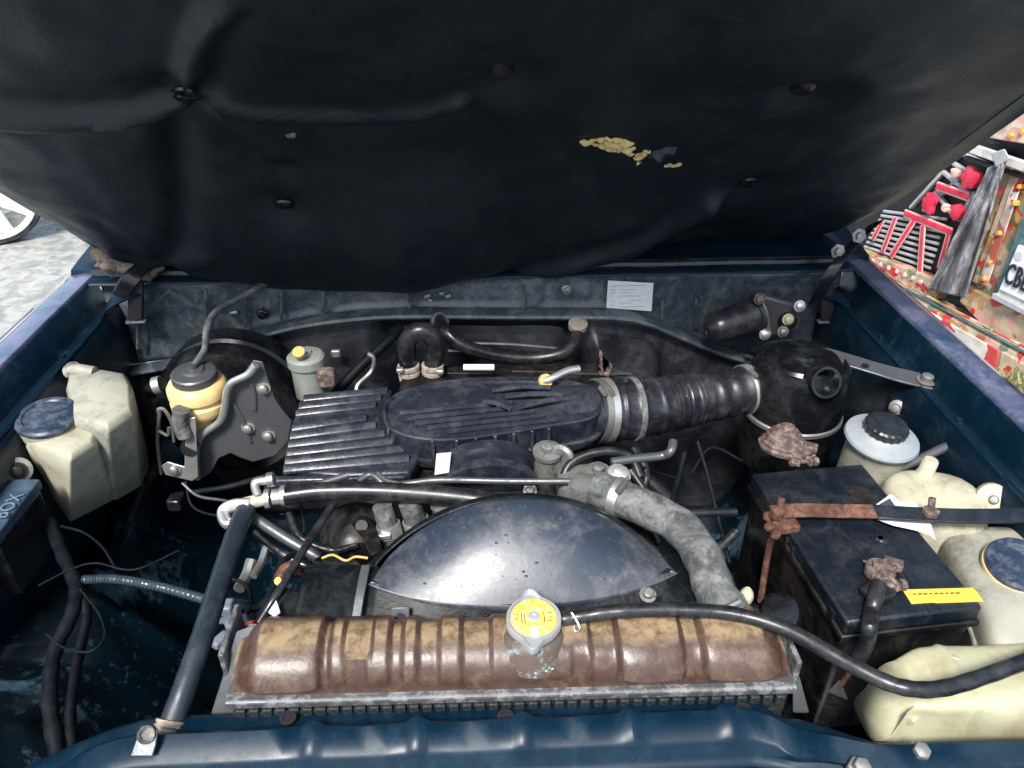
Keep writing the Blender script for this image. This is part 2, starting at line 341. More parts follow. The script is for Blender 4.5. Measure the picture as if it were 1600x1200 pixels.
for j in range(22):
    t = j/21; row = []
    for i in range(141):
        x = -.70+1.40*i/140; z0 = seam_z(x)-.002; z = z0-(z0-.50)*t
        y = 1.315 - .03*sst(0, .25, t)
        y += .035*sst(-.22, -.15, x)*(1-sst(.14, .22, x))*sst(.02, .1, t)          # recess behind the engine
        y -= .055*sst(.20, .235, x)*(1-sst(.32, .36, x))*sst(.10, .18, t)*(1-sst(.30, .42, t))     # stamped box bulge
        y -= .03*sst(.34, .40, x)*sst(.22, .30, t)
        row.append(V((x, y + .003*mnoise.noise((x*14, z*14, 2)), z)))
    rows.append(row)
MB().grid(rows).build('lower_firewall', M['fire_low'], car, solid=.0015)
rail = MB()
rail.loft([[p+V((0, .012, -.003)), p+V((0, -.016, -.006)), p+V((0, -.0195, -.001)), p+V((0, -.017, .004)), p+V((0, -.009, .0055)), p+V((0, .010, .006))] for p in crom(SP, 6)])
rail.build('seam_rail', M['fire'], car, ang=25)
for u, v in [(410, 490), (885, 452)]:
    p = at(u, v, y=1.318)
    b = MB().lathe([(.0105, 0), (.011, .002), (.009, .005), (.0065, .006), (.0065, .012), (.003, .0125), (.003, .006)], p, (0, -1, .1), 20).build('grommet', M['steel' if u > 800 else 'black'], car)
for u, v, r in [(365, 489, 8), (700, 463, 6), (690, 459, 5), (668, 463, 7), (672, 470, 4)]:
    p = at(u, v, y=1.322)
    MB().box(p, (.011*r/6, .003, .006), Matrix.Rotation(random.uniform(-.4, .4), 3, 'Y')).build('clip', M['bright'], car, bevel=.001)
# stamped vertical ribs of the firewall
for u, v0, v1 in [(215, 452, 545), (322, 452, 530), (384, 452, 512), (440, 452, 500), (505, 446, 488), (640, 445, 482), (818, 445, 482), (1088, 462, 512), (1035, 470, 500)]:
    a, b = at(u, v0, y=1.314), at(u, v1, y=1.306)
    MB().tube([a, (a+b)/2, b], .0032, 8, 2, flat=1).build('rib', M['fire'], car)
# white data plate with its faint print
A, B, Cc, D = [at(u, v, y=1.3135) for u, v in ((950, 438), (1021, 442), (1018, 486), (947, 481))]
q = MB().prism([A, B, Cc, D], (0, -.0016, 0)).build('data_plate', M['white'], car, bevel=.0012)
q['label'] = 'white data plate with faint small print on the firewall'
ex = (B-A).normalized(); ey = (A-D).normalized(); wd = (B-A).length; hh = (A-D).length
for fx, fy, l in [(.12, .88, .7), (.06, .80, .12), (.30, .72, .3), (.06, .68, .12), (.06, .58, .12), (.24, .50, .5), (.06, .42, .05), (.88, .64, .06), (.88, .40, .05), (.10, .30, .07), (.28, .24, .28), (.34, .12, .5), (.08, .12, .10), (.28, .62, .24), (.5, .36, .3)]:
    p = D + ex*wd*(fx+l/2) + ey*hh*fy + V((0, -.0024, 0))
    MB().box(p, (wd*l, .0004, .0016), Matrix.Identity(3)).build('print_line', M['faint'], q)
# cowl behind the firewall, with louvres and the rubber strip along its front edge
rows = [[V((x, y, z)) for x in [-.76+.04*i for i in range(39)]] for y, z in ((1.322, 1.026), (1.335, 1.031), (1.36, 1.030), (1.366, 1.040), (1.40, 1.045), (1.50, 1.056), (1.60, 1.07), (1.75, 1.12))]
MB().grid(rows).build('cowl', M['paint'], car, solid=.0015)
MB().tube([V((x, 1.348+.002*math.sin(x*30), 1.038)) for x in [-.68+.085*i for i in range(17)]], .0085, 8, 3).build('weather_strip', M['rubber'], car)
for k in range(7):
    p = at(1030+k*7.2, 404, z=1.050)
    MB().box(p+V((0, 0, .001)), (.003, .026, .004), Matrix.Rotation(-.5, 3, 'Z')).build('louvre', M['tblack'], car)
for k in range(9):
    p = at(330+k*9, 428, z=1.046)
    MB().box(p+V((0, 0, .001)), (.003, .026, .004), Matrix.Rotation(.4, 3, 'Z')).build('louvre', M['tblack'], car)
# corner gussets with the drain slots at both ends of the firewall
for s, u, v in ((-1, 214, 0), (1, 1290, 0)):
    a = at(u, 438, y=1.30); b = at(u, 497, y=1.292)
    MB().loft([[p+V((-.013, 0, 0)), p+V((.013, 0, 0)), p+V((.013, -.010, 0)), p+V((-.013, -.010, 0))] for p in (a, b)]).build('hood_arm_slot', M['tblack'], car, bevel=.002)
    MB().box(b+V((0, -.006, -.004)), (.036, .014, .006)).build('slot_ledge', M['fire'], car, bevel=.002)
for s in (-1, 1):   # curved gutter edge
    P = [at(158, 505, y=1.27), at(170, 478, y=1.28), at(195, 462, y=1.29), at(222, 452, y=1.30)] if s < 0 else [at(1335, 520, y=1.22), at(1330, 485, y=1.25), at(1312, 466, y=1.28), at(1285, 458, y=1.30)]
    MB().strip(P, (0, .03, .012), (0, -.002, .003), 6).build('gutter_flange', M['paint'], car)
MB().strip([at(235, 478, y=1.295), at(255, 462, y=1.30), at(268, 450, y=1.30)], (.012, 0, .012), (0, -.003, 0), 5).build('gutter_flange', M['fire'], car)
# front radiator support panel with stamped ribs
PF = [(.512, .80), (.510, .905), (.505, .910), (.498, .913), (.480, .916), (.4755, .919), (.4725, .931), (.469, .933), (.446, .9245), (.4425, .921), (.437, .908), (.430, .902), (.426, .902), (.4245, .906), (.421, .906), (.418, .899), (.40, .885), (.36, .86), (.34, .70)]
def support(x):
    r = sst(.28, .62, x); l = sst(.33, .56, -x)
    out = []
    for k, (y, z) in enumerate(PF):
        zz = z; yy = y
        if 5 <= k <= 9:
            flat = max(sst(.275, .325, x), sst(.375, .43, -x)); zz = z - (.010*flat if 6 <= k <= 8 else .004*flat)
            rib = max(math.exp(-((x-c)/.0085)**2) for c in RX); zz += .004*rib*(1 if k in (6, 7, 8) else 0); yy += .004*rib*(1 if k == 5 or k == 6 else 0)
        r2 = .035*sst(.26, .31, x)+.035*sst(.31, .40, x)+.02*sst(.40, .60, x)
        yy += -r2*(1 if k < 6 else .62 if k < 10 else .3) - .045*l; zz += .020*r - .045*l
        out.append(V((x, yy, zz)))
    return out
RX = [at(u, 1145, z=.925).x for u in (490, 652, 817, 987, 1143)]
xs = sorted([-.72+.02*i for i in range(73)] + [c+d for c in RX for d in (-.012, -.008, -.004, 0, .004, .008, .012)])
MB().grid([support(x) for x in xs]).build('radiator_support', M['paint'], car, solid=.0012, ang=50)
for u, v in ((450, 1122), (790, 1120), (1162, 1110)):
    p = at(u, v, z=.9205); MB().lathe([(.0085, 0), (.0085, .0012), (.005, .0014), (.005, .0002)], p, n=16).build('hole_rim', M['tblack'], car)
for u, v, r in ((1438, 1172, .012), (1345, 1196, .012)):
    p = at(u, v, z=.928); p.z = .922
    MB().lathe([(r, -.004), (r, .003), (r*.7, .004), (r*.7, .011), (r*.2, .0125)], p, (0, -.25, 1), 6).build('bolt', M['steel'], car, bevel=.001)
# ---- hood with its sagging liner
HA = math.radians(40); HY, HZ = 1.47, 1.052
HT = V((0, -math.cos(HA), math.sin(HA))); HN = V((0, -math.sin(HA), -math.cos(HA))); HO = V((0, HY, HZ))
def hood_uv(u, v, off=.02):
    """where a photo position meets the hood's underside: (sideways, along)"""
    r = ray(u, v); o = HO+HN*off; k = (o-CAM).dot(HN)/r.dot(HN); p = CAM+r*k-o; return p.x, p.dot(HT)
CL = [hood_uv(u, v, .03) for u, v in ((288, 150), (785, 140), (1258, 163), (445, 296), (1170, 292))]
def hw(t): return .765 - .10*math.exp(-t/.05)
def ridge(s, t, pl, w, h):
    best = 0
    if not hasattr(ridge, 'bb'): ridge.bb = {}
    q_ = ridge.bb.setdefault(id(pl), (min(p[0] for p in pl), max(p[0] for p in pl), min(p[1] for p in pl), max(p[1] for p in pl)))
    m_ = 2.6*w
    if s < q_[0]-m_ or s > q_[1]+m_ or t < q_[2]-m_ or t > q_[3]+m_: return 0
    for (a, b) in zip(pl, pl[1:]):
        d = V((b[0]-a[0], b[1]-a[1])); q = V((s-a[0], t-a[1])); k = max(0, min(1, q.dot(d)/d.length_squared)); e = (q-d*k).length
        best = max(best, math.exp(-(e/w)**2))
    return h*best
LN = [[(q.x, q.y) for q in crom([V((*hood_uv(*p), 0)) for p in l], 4)] for l in ([(0, 168), (140, 165), (280, 158)], [(345, 0), (310, 60), (290, 140)], [(300, 155), (420, 175), (540, 185), (640, 175), (720, 158)], [(820, 362), (930, 350), (1020, 330), (1110, 292)], [(265, 190), (275, 240), (280, 300), (255, 350)], [(300, 170), (370, 200), (430, 240)], [(470, 395), (540, 402), (620, 385), (800, 368)], [(180, 355), (250, 358), (320, 330)])]
SAG = [(-.75, .015), (-.62, .05), (-.50, .085), (-.36, .105), (-.25, .112), (-.13, .118), (0, .095), (.12, .07), (.25, .05), (.36, .03), (.50, .015), (.75, .01)]
def sagA(s):
    for a, b in zip(SAG, SAG[1:]):
        if a[0] <= s <= b[0]: return a[1]+(b[1]-a[1])*sst(a[0], b[0], s)
    return .01
def liner(s, t):
    a = sagA(s)*sst(-.03, .12, t)*(1-sst(.14, .50, t)) + .022*sst(-.03, .03, t)
    a += .012*mnoise.noise((s*3.1, t*3.5, 7)) + .006*mnoise.noise((s*8, t*8, 2)) + .0022*mnoise.noise((s*22, t*22, 4))
    for cs, ct in CL: a -= .020*math.exp(-(((s-cs)**2+(t-ct)**2)/.045**2))
    for k, l in enumerate(LN): a += ridge(s, t, l, (.015, .016, .014, .020, .020, .016, .016, .018)[k], (.032, .028, .020, .036, -.010, .014, .018, .016)[k]) - ridge(s, t+.028, l, .026, .012)
    return HO + V((s, 0, 0)) + HT*t + HN*a
hood_o = MB()
rows = []
for j in range(30):
    t = -.02 + 1.20*j/29
    rows.append([HO+V((hw(max(t, 0))*(i/20)*1.03, 0, 0))+HT*t - HN*(.035+.025*(1-(i/20)**2)*sst(0, .4, t)) for i in range(-20, 21)])
hood = MB().grid(rows).build('hood', M['paint'], car, solid=.003)
inner = MB()
rows = []
for j in range(30):
    t = -.015 + 1.19*j/29; h = hw(max(t, 0))*1.025
    prof = [(-h, -.030), (-h, -.004), (-h+.012, .004), (-h+.05, .006), (-h+.07, -.012), (0, -.02), (h-.07, -.012), (h-.05, .006), (h-.012, .004), (h, -.004), (h, -.030)]
    rows.append([HO+V((a, 0, 0))+HT*t+HN*b for a, b in prof])
MB().grid(rows).build('inner_frame', M['paint_dark'], hood, solid=.002)
rows = []
for j in range(151):
    t = -.02 + 1.06*(j/150)
    e = .985 if t > .1 else .985*(1-.05*((.1-t)/.12)**2)
    row = []
    for i in range(221):
        k = i/110-1; s = k*hw(max(t, 0))*e*.985; p = liner(s, t)
        ed = max(0, abs(k)-.94)/.06; p = p - HN*(.02*ed*ed)
        row.append(p)
    rows.append(row)
ln = MB().grid(rows).build('hood_liner', M['liner'], hood, ang=80)
ln['label'] = 'sagging black hood liner with torn patches'
for cs, ct in CL:
    p = liner(cs, ct)
    MB().lathe([(.003, .007), (.010, .006), (.0145, .0035), (.0155, 0), (.012, -.004)], p+HN*.002, HN, 20).build('liner_clip', M['black'], hood)
def hood_pt(u, v):
    off = .03
    for _ in range(8):
        s_, t_ = hood_uv(u, v, off); off = (liner(s_, t_)-HO).dot(HN)
    return s_, t_
def blob(name, m, u, v, su, sv, seed, off=.004, th=.006, parent=None, rot=0):
    cs, ct = hood_pt(u, v); mb = MB(); n = 26; rings = []
    base = liner(cs, ct)
    for k, f in ((0, 1.0), (1, .8), (2, .45), (3, .1)):
        ring = []
        for i in range(n):
            q = 2*math.pi*i/n; rr = (1+.55*mnoise.noise((math.cos(q)*1.6+seed, math.sin(q)*1.6, seed))+.25*mnoise.noise((math.cos(q)*5, math.sin(q)*5+seed, 3)))*f
            dx, dy = su*math.cos(q)*rr, sv*math.sin(q)*rr
            dx, dy = dx*math.cos(rot)-dy*math.sin(rot), dx*math.sin(rot)+dy*math.cos(rot)
            ring.append(liner(cs+dx, ct+dy)+HN*(off*min(1, k) - .002*(k == 0) + th*(1-f)*(.6+.8*mnoise.noise((dx*90, dy*90, seed)))))
        rings.append(ring)
    return mb.loft(rings).build(name, m, parent or hood, ang=60)
def ragged(name, m, u, v, hu, hv, seed, thr, lift=.006, slope=0):
    """a ragged patch of torn foam: fine cells kept where an irregular mask allows"""
    cs, ct = hood_pt(u, v); st = .0016; nx, ny = int(hu/st), int(hv/st); mb = MB(); idx = {}
    def ok(i, j):
        x, y = i/nx, j/ny; f = 1-(x*x+y*y); y2 = j*st-slope*i*st
        return f + 1.1*mnoise.noise((i*st*42+seed, y2*60, seed)) + .35*mnoise.noise((i*st*120, y2*150, seed+3)) > thr
    def vert(i, j):
        if (i, j) not in idx:
            s_, t_ = cs+i*st, ct+j*st-slope*i*st
            inner = sum(ok(i+a_, j+b_) for a_ in (-2, 0, 2) for b_ in (-2, 0, 2))/9
            idx[(i, j)] = len(mb.v); mb.v.append(liner(s_, t_)+HN*(-.001+lift*inner*(.6+1.2*mnoise.noise((s_*110, t_*110, seed)))))
        return idx[(i, j)]
    for i in range(-nx, nx):
        for j in range(-ny, ny):
            if ok(i, j): mb.f.append((vert(i, j), vert(i+1, j), vert(i+1, j+1), vert(i, j+1)))
    return mb.build(name, m, hood, ang=70)
ragged('torn_foam', M['foam'], 955, 226, .060, .022, 2.3, .25, slope=.16)
ragged('torn_foam', M['foam'], 1001, 246, .012, .022, 5.1, .30)
blob('torn_flap', M['liner'], 1032, 238, .022, .010, 8, .008, .014, rot=.5); ragged('torn_foam', M['foam'], 1050, 258, .022, .007, 7.7, .35)
blob('torn_foam', M['foam_grey'], 632, 317, .010, .009, 9, .002, .003); blob('torn_foam', M['foam'], 655, 421, .012, .006, 10, .001, .002)
blob('torn_foam', M['foam_grey'], 455, 318, .008, .006, 11, .001, .003)
# frayed corner of the liner
for u, v, a, sd_ in ((175, 408, .030, 3), (200, 418, .028, 5), (232, 420, .030, 6), (212, 405, .03, 9), (162, 402, .018, 2)):
    p = at(u, v, y=1.335); mb = MB()
    mb.ball(p, a, 30, (1.1, .45, .6)); mb.v = [q + (q-p)*(.7*mnoise.noise((q*38+V((sd_, 0, 0))))+.5*mnoise.noise(q*95)) for q in mb.v]
    mb.build('frayed_foam', M['foam_grey'], hood, ang=80)
# right hinge arm and its bolts
a, b, c = at(1276, 470, y=1.285), at(1302, 420, y=1.29), at(1340, 374, y=1.32)
MB().strip([a, b, c, at(1372, 345, y=1.36)], (.030, 0, .014), (-.004, -.006, 0), 5).build('hinge_arm', M['black'], hood, bevel=.001)
for u, v in ((1341, 368), (1308, 392)):
    p = at(u, v, y=1.305); MB().lathe([(.012, 0), (.014, .004), (.008, .005), (.008, .012), (.002, .013)], p, (0, -1, .2), 6).build('hinge_bolt', M['steel'], hood)
MB().strip([at(186, 462, y=1.285), at(205, 432, y=1.29), at(238, 405, y=1.33)], (.024, 0, -.012), (.004, -.006, 0), 5).build('hinge_arm', M['black'], hood, bevel=.001)
for u, v in ((1188, 371), (1238, 365), (1300, 356)):
    p = at(u, v, y=1.44); MB().box(p, (.05, .004, .012), Matrix.Rotation(-.7, 3, 'X')).build('frame_slot', M['tblack'], hood, bevel=.003)

# ------------------------------------------------------------------ shared small pieces
def clamp(parent, P, i, r, wd=.010, m=None, name='clamp', screw=True):
    """hose clamp round a smoothed path P at index i"""
    t, a, b = frames(P)[i]; p = P[i]
    o = MB().lathe([(r, -wd/2), (r+.0018, -wd/2), (r+.0018, wd/2), (r, wd/2)], p, t, 24).build(name, m or M['bright'], parent)
    if screw:
        q = p + (a*.5+V((0, -.5, .7))).normalized()*(r+.004)
        MB().cyl(q-b*.010, q+b*.010, .0042, n=8).build('screw', M['steel'], o)
    return o
def bolt(parent, p, ax, r=.007, h=.008, m=None, name='bolt', washer=True):
    prof = [(r*1.6, 0), (r*1.6, .0015), (r, .0017), (r, h), (r*.75, h+.0012)] if washer else [(r, 0), (r, h), (r*.75, h+.0012)]
    return MB().lathe(prof, p, ax, 6 if not washer else 12).build(name, m or M['steel'], parent)

# ------------------------------------------------------------------ radiator
rad = thing('radiator', 'brown plastic topped radiator behind the blue front panel', 'radiator', (.03, .54, .55))
def step(x, a, b, w=.004): return sst(a-w, a+w, x)*(1-sst(b-w, b+w, x))
XL, XR = -.262, .312
def ux(u): return at(u, 1020, z=.955).x
TS = [(385, 508), (522, 612), (632, 655), (688, 722), (768, 920), (962, 1062), (1092, 1215)]
TS = [(ux(a), ux(b)) for a, b in TS]
def tank_ring(x):
    e = sst(XL, XL+.03, x)*(1-sst(XR-.03, XR, x)); yo = .016*(x-.03)*-1
    d = max(step(x, a, b, .003)*k_ for (a, b), k_ in zip(TS, (1.1, .8, .7, .75, .6, 1, 1.15)))*.0068 + .0012*mnoise.noise((x*30, 1, 1))
    # flattened facets of the wide blocks
    big = max(step(x, *TS[0], .012), step(x, *TS[5], .012), step(x, *TS[6], .012))
    prof = [(.503, .934), (.5035, .943), (.506-d*.8-.003*big, .953), (.511-d-.003*big, .962+.001*big), (.519-d*.7, .9695+d*.5+.002*big), (.529-d*.3, .9745+d*.8), (.541, .977+d), (.552, .977+d), (.562+d*.3, .974+d*.8), (.570+d*.7, .967+d*.5), (.576+d, .955), (.580, .934)]
    for j_, (a_, b_) in enumerate(TS):
        if j_ in (0, 5, 6):
            h_ = (b_-a_)/2; w_ = max(0, 1-((x-(a_+b_)/2)/h_)**2)**.5; prof = [(y-(.0045*w_ if kk in (2, 3) else .002*w_ if kk == 4 else 0), z+(.0018*w_ if kk in (4, 5) else 0)) for kk, (y, z) in enumerate(prof)]
    wn1 = step(x, ux(541), ux(586), .002); wn2 = step(x, ux(545), ux(578), .002); wn3 = step(x, ux(890), ux(915), .002)
    prof = [(y+(.0045*max(wn2, wn3) if kk in (2, 3) else 0), z-(.0045*wn1 if 5 <= kk <= 8 else 0)) for kk, (y, z) in enumerate(prof)]
    k = .55+.45*e
    return [V((x, .543+(y-.543)*(.86+.14*e)+yo, .934+(z-.934)*k)) for y, z in prof]
n = 300
rows = [[V((XL-.001, .543+.016*.29, .930))+(p-V((XL, .543+.016*.29, .930)))*.0 for p in tank_ring(XL)]] + [tank_ring(XL+(XR-XL)*i/n) for i in range(n+1)]
rows.append([V((XR+.001, .5385, .93)) for p in rows[-1]])
MB().grid(rows).build('top_tank', M['tank'], rad, ang=50)
# shallow windows pressed into the ribs
for u, v, w_, h_ in ((562, 1000, .030, .014), (572, 1058, .026, .010), (1078, 1042, .026, .010), (905, 1040, .016, .012)):
    pass
cr = MB(); 
cr.loft([[V((x, .4955+.016*-(x-.03), .925)), V((x, .4950+.016*-(x-.03), .933)), V((x, .498+.016*-(x-.03), .9355)), V((x, .597+.016*-(x-.03), .9355)), V((x, .600, .925))] for x in [XL-.006+(XR-XL+.012)*i/20 for i in range(21)]])
cr.build('crimp_strip', M['crimp'], rad, bevel=.0012)
co = MB().box((.026, .543, .74), (XR-XL+.004, .085, .355)); co.build('core', M['core'], rad)
tb = MB().box((XL+.008, .4975+.016*.27, .9165), (.0095, .006, .0125)).build('crimp_tab', M['core'], rad, bevel=.001)
for k in range(1, 42):
    copy_part(tb, (k*.0136, -.016*k*.0136, 0)); S.collection.objects[-1].parent = rad
for s, P in ((-1, [at(398, 975, z=.965), at(372, 985, z=.965), at(335, 1105, z=.90), at(322, 1145, z=.88), at(365, 1145, z=.88), at(370, 1085, z=.92)]), (1, [at(1200, 970, z=.965), at(1222, 985, z=.965), at(1248, 1060, z=.925), at(1262, 1112, z=.89), at(1238, 1112, z=.89), at(1238, 1060, z=.93)])):
    MB().prism(P, (s*.003, 0, -.003)).build('side_bracket', M['shield'], rad, bevel=.001)
MB().box(at(400, 985, z=.955)+V((-.028, .0, -.02)), (.006, .07, .05)).build('end_plate', M['crimp'], rad, bevel=.002)
MB().box((XR+.008, .537, .935), (.006, .07, .05)).build('end_plate', M['crimp'], rad, bevel=.002)
# neck, verdigris, cap
cp = at(834, 968, z=.996); ca = V((0, -.12, 1)).normalized()
MB().lathe([(.030, -.030), (.026, -.020), (.0245, -.010), (.027, -.008), (.027, -.004), (.020, -.004)], cp, ca, 36).build('filler_neck', M['steel'], rad)
mb = MB(); rings = []
for f, h in ((.98, -.034), (.93, -.029), (.88, -.0245), (.74, -.021), (.66, -.012)):
    rings.append([cp+V((math.cos(q)*.043*f*(1+.15*mnoise.noise((q, f, 1))), math.sin(q)*.036*f-.004, h-.010*max(0, -math.sin(q))*max(0, f-.7)*3)) for q in [2*math.pi*k/60 for k in range(60)]])
mb.loft(rings).build('neck_flange', M['neck'], rad, ang=80)
mb = MB()
for k in range(46):
    q = random.gauss(-.75, .45); r = random.uniform(.031, .044); 
    mb.ball(cp+V((math.cos(q)*r*.9, math.sin(q)*r*.85, -.0255-.012*sst(.034, .046, r))), random.uniform(.001, .0028), 6, (1, 1, .5))
mb.build('verdigris_crust', M['verdi'], rad)['kind'] = 'stuff'
n = 72; 
def cap_r(q):
    e = max(math.exp(-((q-1.45+math.pi*2 if False else min(abs(q-1.62), 2*math.pi-abs(q-1.62)))/.26)**2), math.exp(-(min(abs(q-4.62), 2*math.pi-abs(q-4.62))/.26)**2))
    return .0285+.0115*e
def cring(f, h, inset=0): return [cp+V((math.cos(q)*(cap_r(q)*f-inset), math.sin(q)*(cap_r(q)*f-inset), 0))+ca*(h)+V((0, -.12*0, 0)) for q in [2*math.pi*k/n for k in range(n)]]
cap_ = MB().loft([cring(1, -.006), cring(1.0, .003), cring(1, .0045, .0008), cring(1, .0045, .0022), cring(1, .001, .0035), cring(.5, .0012, .003)]).build('cap', M['chrome'], rad, ang=30)
MB().lathe([(.0235, .001), (.0228, .0035), (.021, .0042), (.008, .0045), (.0005, .0045)], cp, ca, 40).build('label_disc', M['yellow'], cap_)
MB().lathe([(.0062, .004), (.0062, .0058), (.003, .0062), (.0028, .0052)], cp, ca, 20).build('rivet', M['chrome'], cap_)
MB().box(cp+ca*.0047+V((0, .015, 0)), (.008, .013, .0012)).build('worn_strip', M['white'], cap_, bevel=.0004)
MB().box(cp+ca*.0047+V((0, -.016, -.002)), (.008, .011, .0012)).build('worn_strip', M['white'], cap_, bevel=.0004)
for dx, dy, l, r_ in ((-.0125, 0, .016, 1), (-.0095, -.001, .015, 1), (.0105, 0, .016, 1), (-.018, .003, .0035, 0), (-.018, -.001, .0035, 0), (.0165, .004, .004, 0), (.017, -.001, .004, 0), (.0165, -.005, .004, 0)):
    MB().box(cp+ca*.0049+V((dx, dy, -dy*-.12)), (.0011, l, .0004) if r_ else (l, .0010, .0004)).build('print_line', M['ink'], cap_)
tag(MB().tube([at(893, 957, z=.994), at(900, 968, z=.99), at(906, 982, z=.985), at(899, 986, z=.985), at(897, 978, z=.987)], .0011, 6, 4).build('wire_clip', M['bright']), 'small bent wire clip on the hose beside the radiator cap', 'wire clip')
# overflow hose
tag(MB().tube(pts([(878, 968, .983), (915, 962, .986), (970, 955, .99), (1060, 953, .99), (1150, 960, .99), (1230, 984, .99), (1310, 1028, .99), (1380, 1064, .99), (1430, 1077, .99), (1480, 1074, .99), (1540, 1056, .99), (1605, 1032, .985), (1680, 1000, .97)]), lambda t: .0078*(1+.03*math.sin(t*120)), 14, 8).build('overflow_hose', M['rubber']), 'thin black rubber hose running from the radiator cap to the right', 'hose')
# ------------------------------------------------------------------ fan shroud
sh = thing('fan_shroud', 'black plastic fan shroud with a smooth lens shaped dome behind the radiator', 'fan shroud', (.04, .63, .6))
def ring_z(x, R=.276): return .752+math.sqrt(max(.001, R*R-(x-.04)**2))
def lens(a, b):
    x = (.040+.176*a if a < 0 else .040+.183*a); c = max(0, 1-abs(a)**2.6)
    lo = V((x, .592+.034*abs(a)**2.6, .952+.014*abs(a)**2)); zt = ring_z(x); D = .106*c**.50; H = max(.0, zt-lo.z-.004)*c**.42
    return lo + V((-.010*a*b, D*b, H*(1-(1-b)**1.25))) + V((0, -.45, .85))*(.006*math.sin(math.pi*b)**.9*c**.5)
rows = [[lens(-1+2*i/70, b) for i in range(71)] for b in [k/24 for k in range(25)]]
dm = MB().grid(rows).build('dome', M['dome'], sh, solid=.002, ang=70)
# ring behind the dome and the flat shroud plate in front
rows = []
for i in range(61):
    x = -.225+.53*i/60; a = max(-1, min(1, (x-.04)/.176))
    e = lens(a, 1) if abs(a) < 1 else None
    z1 = ring_z(x); y1 = (e.y if e else .626)
    zf = e.z if e else .945-.9*max(0, abs(x-.04)-.172)
    zz = min(z1, zf) if e is None else zf
    rows.append([V((x, y1-.001, zz-.001)), V((x, y1+.008, zz-.0015)), V((x, y1+.014, zz-.005)), V((x, y1+.016, zz-.012)), V((x, y1+.016, zz-.07))])
MB().grid(rows).build('shroud_ring', M['shroud'], sh, solid=.002, ang=40)
rows = []
for i in range(81):
    x = -.215+.50*i/80; a = (x-.04)/.172
    yb = .592+.034*min(1, abs(a))**2.2 + (.0 if abs(a) < 1 else .25*(abs(a)-1)*.172); zb = .958+.010*min(1, abs(a))**2 - (.0 if abs(a) < 1 else .2*(abs(a)-1)*.172)
    rows.append([V((x, .600-.0, .90)), V((x, .586, .942)), V((x, yb+.004, zb-.001)), V((x, yb+.03, zb-.004)), V((x, yb+.05, zb-.05))])
MB().grid(rows).build('shroud_plate', M['shroud'], sh, solid=.002)
MB().strip([at(572, 885, z=.975), at(563, 930, z=.968), at(556, 972, z=.955)], (.010, 0, 0), (0, 0, .003), 3).build('shroud_strap', M['shield'], sh, bevel=.0008)
for u, v, m_ in ((626, 965, 'shield'), (1020, 948, 'dirty')):
    p = at(u, v, z=.955); b_ = MB().box(p, (.020, .003, .024), Matrix.Rotation(-.5, 3, 'X')).build('clip_tab', M[m_], sh, bevel=.001)
    MB().lathe([(.0055, 0), (.0055, .0006), (.0005, .0006)], p+V((0, -.0022, .0022)), (0, -.88, .48), 16).build('clip_hole', M['tblack'], b_)
bolt(sh, at(1012, 930, z=.965), (0, -.3, 1), .006, .008)
mb = MB()
for k in range(80):
    a = random.uniform(-.85, .85); b = random.uniform(.08, .95); p = lens(a, b); mb.ball(p+V((0, -.0003, .0006)), random.choice((.0007, .0009, .0012, .0016, .0024)), 6, (1, 1, .55))
WATER = bpy.data.materials.new('water_drop'); WATER.use_nodes = True; q = WATER.node_tree.nodes['Principled BSDF']; q.inputs['Base Color'].default_value = (.06, .07, .10, 1); q.inputs['Roughness'].default_value = .05
mb.build('water_drops', WATER, sh)['kind'] = 'stuff'
# left wing of the shroud with its edge cut-outs
P = [at(u, v, z=.945) for u, v in ((428, 948), (440, 915), (500, 935), (540, 925), (585, 868), (610, 850), (625, 890), (600, 960), (560, 985), (430, 985))]
MB().prism(P, (0, 0, -.006)).build('shroud_wing', M['shroud'], sh, bevel=.002)
# ------------------------------------------------------------------ upper radiator hose
up_ = thing('radiator_hose', 'thick grey dusty upper radiator hose curving down beside the fan shroud', 'hose', at(1060, 820, z=.95))
HP = crom(pts([(930, 762, .985), (960, 775, .985), (1010, 795, .985), (1062, 823, .985), (1096, 868, .982), (1112, 910, .976), (1126, 945, .966), (1145, 985, .945)]), 7)
MB().tube(HP, lambda t: .0228*(1+.035*math.sin(t*46)*sst(.2, .4, t)+.02*math.sin(t*9))+.002*sst(.75, .85, t), 22, 1).build('hose', M['rubber_dusty'], up_)
clamp(up_, HP, 8, .0243, .012, M['bright']); clamp(up_, HP, 43, .026, .012, M['steel'])
tag(MB().ball(at(1166, 932, z=.972), .010, 12, (.8, .8, 1.3)).build('rubber_plug', M['cream']), 'small pale rubber plug beside the lower end of the radiator hose', 'plug')
MB2 = thing('drain_knob', 'dark round knob behind the thin hose near the battery', 'knob', at(1215, 958, z=.95))
MB().lathe([(.022, 0), (.022, .012), (.016, .018), (.002, .019)], at(1220, 962, z=.955), (-.5, -.3, .8), 20).build('knob', M['black'], MB2)
MB().cyl(at(1168, 952, z=.95), at(1222, 962, z=.955), .008, n=10).build('stem', M['black'], MB2)

# ------------------------------------------------------------------ engine (block, front cover, fittings)
eng = thing('engine', 'grimy dark engine between the fan shroud and the firewall', 'engine', (.05, .95, .45))
MB().box((.02, .98, .70), (.30, .48, .42)).build('block', M['dirty'], eng, bevel=.02)
MB().box((.04, 1.10, .90), (.36, .16, .05)).build('cylinder_head', M['dirty'], eng, bevel=.008)
MB().box((.10, .82, .86), (.26, .10, .14)).build('front_case', M['dirty'], eng, bevel=.015)
for k, (u, v) in enumerate(((700, 585), (800, 582), (870, 585))): MB().cyl(at(u, v, z=.92), at(u+70, v+2, z=.92), .007, n=10).build('injector_rail', M['dirty'], eng)
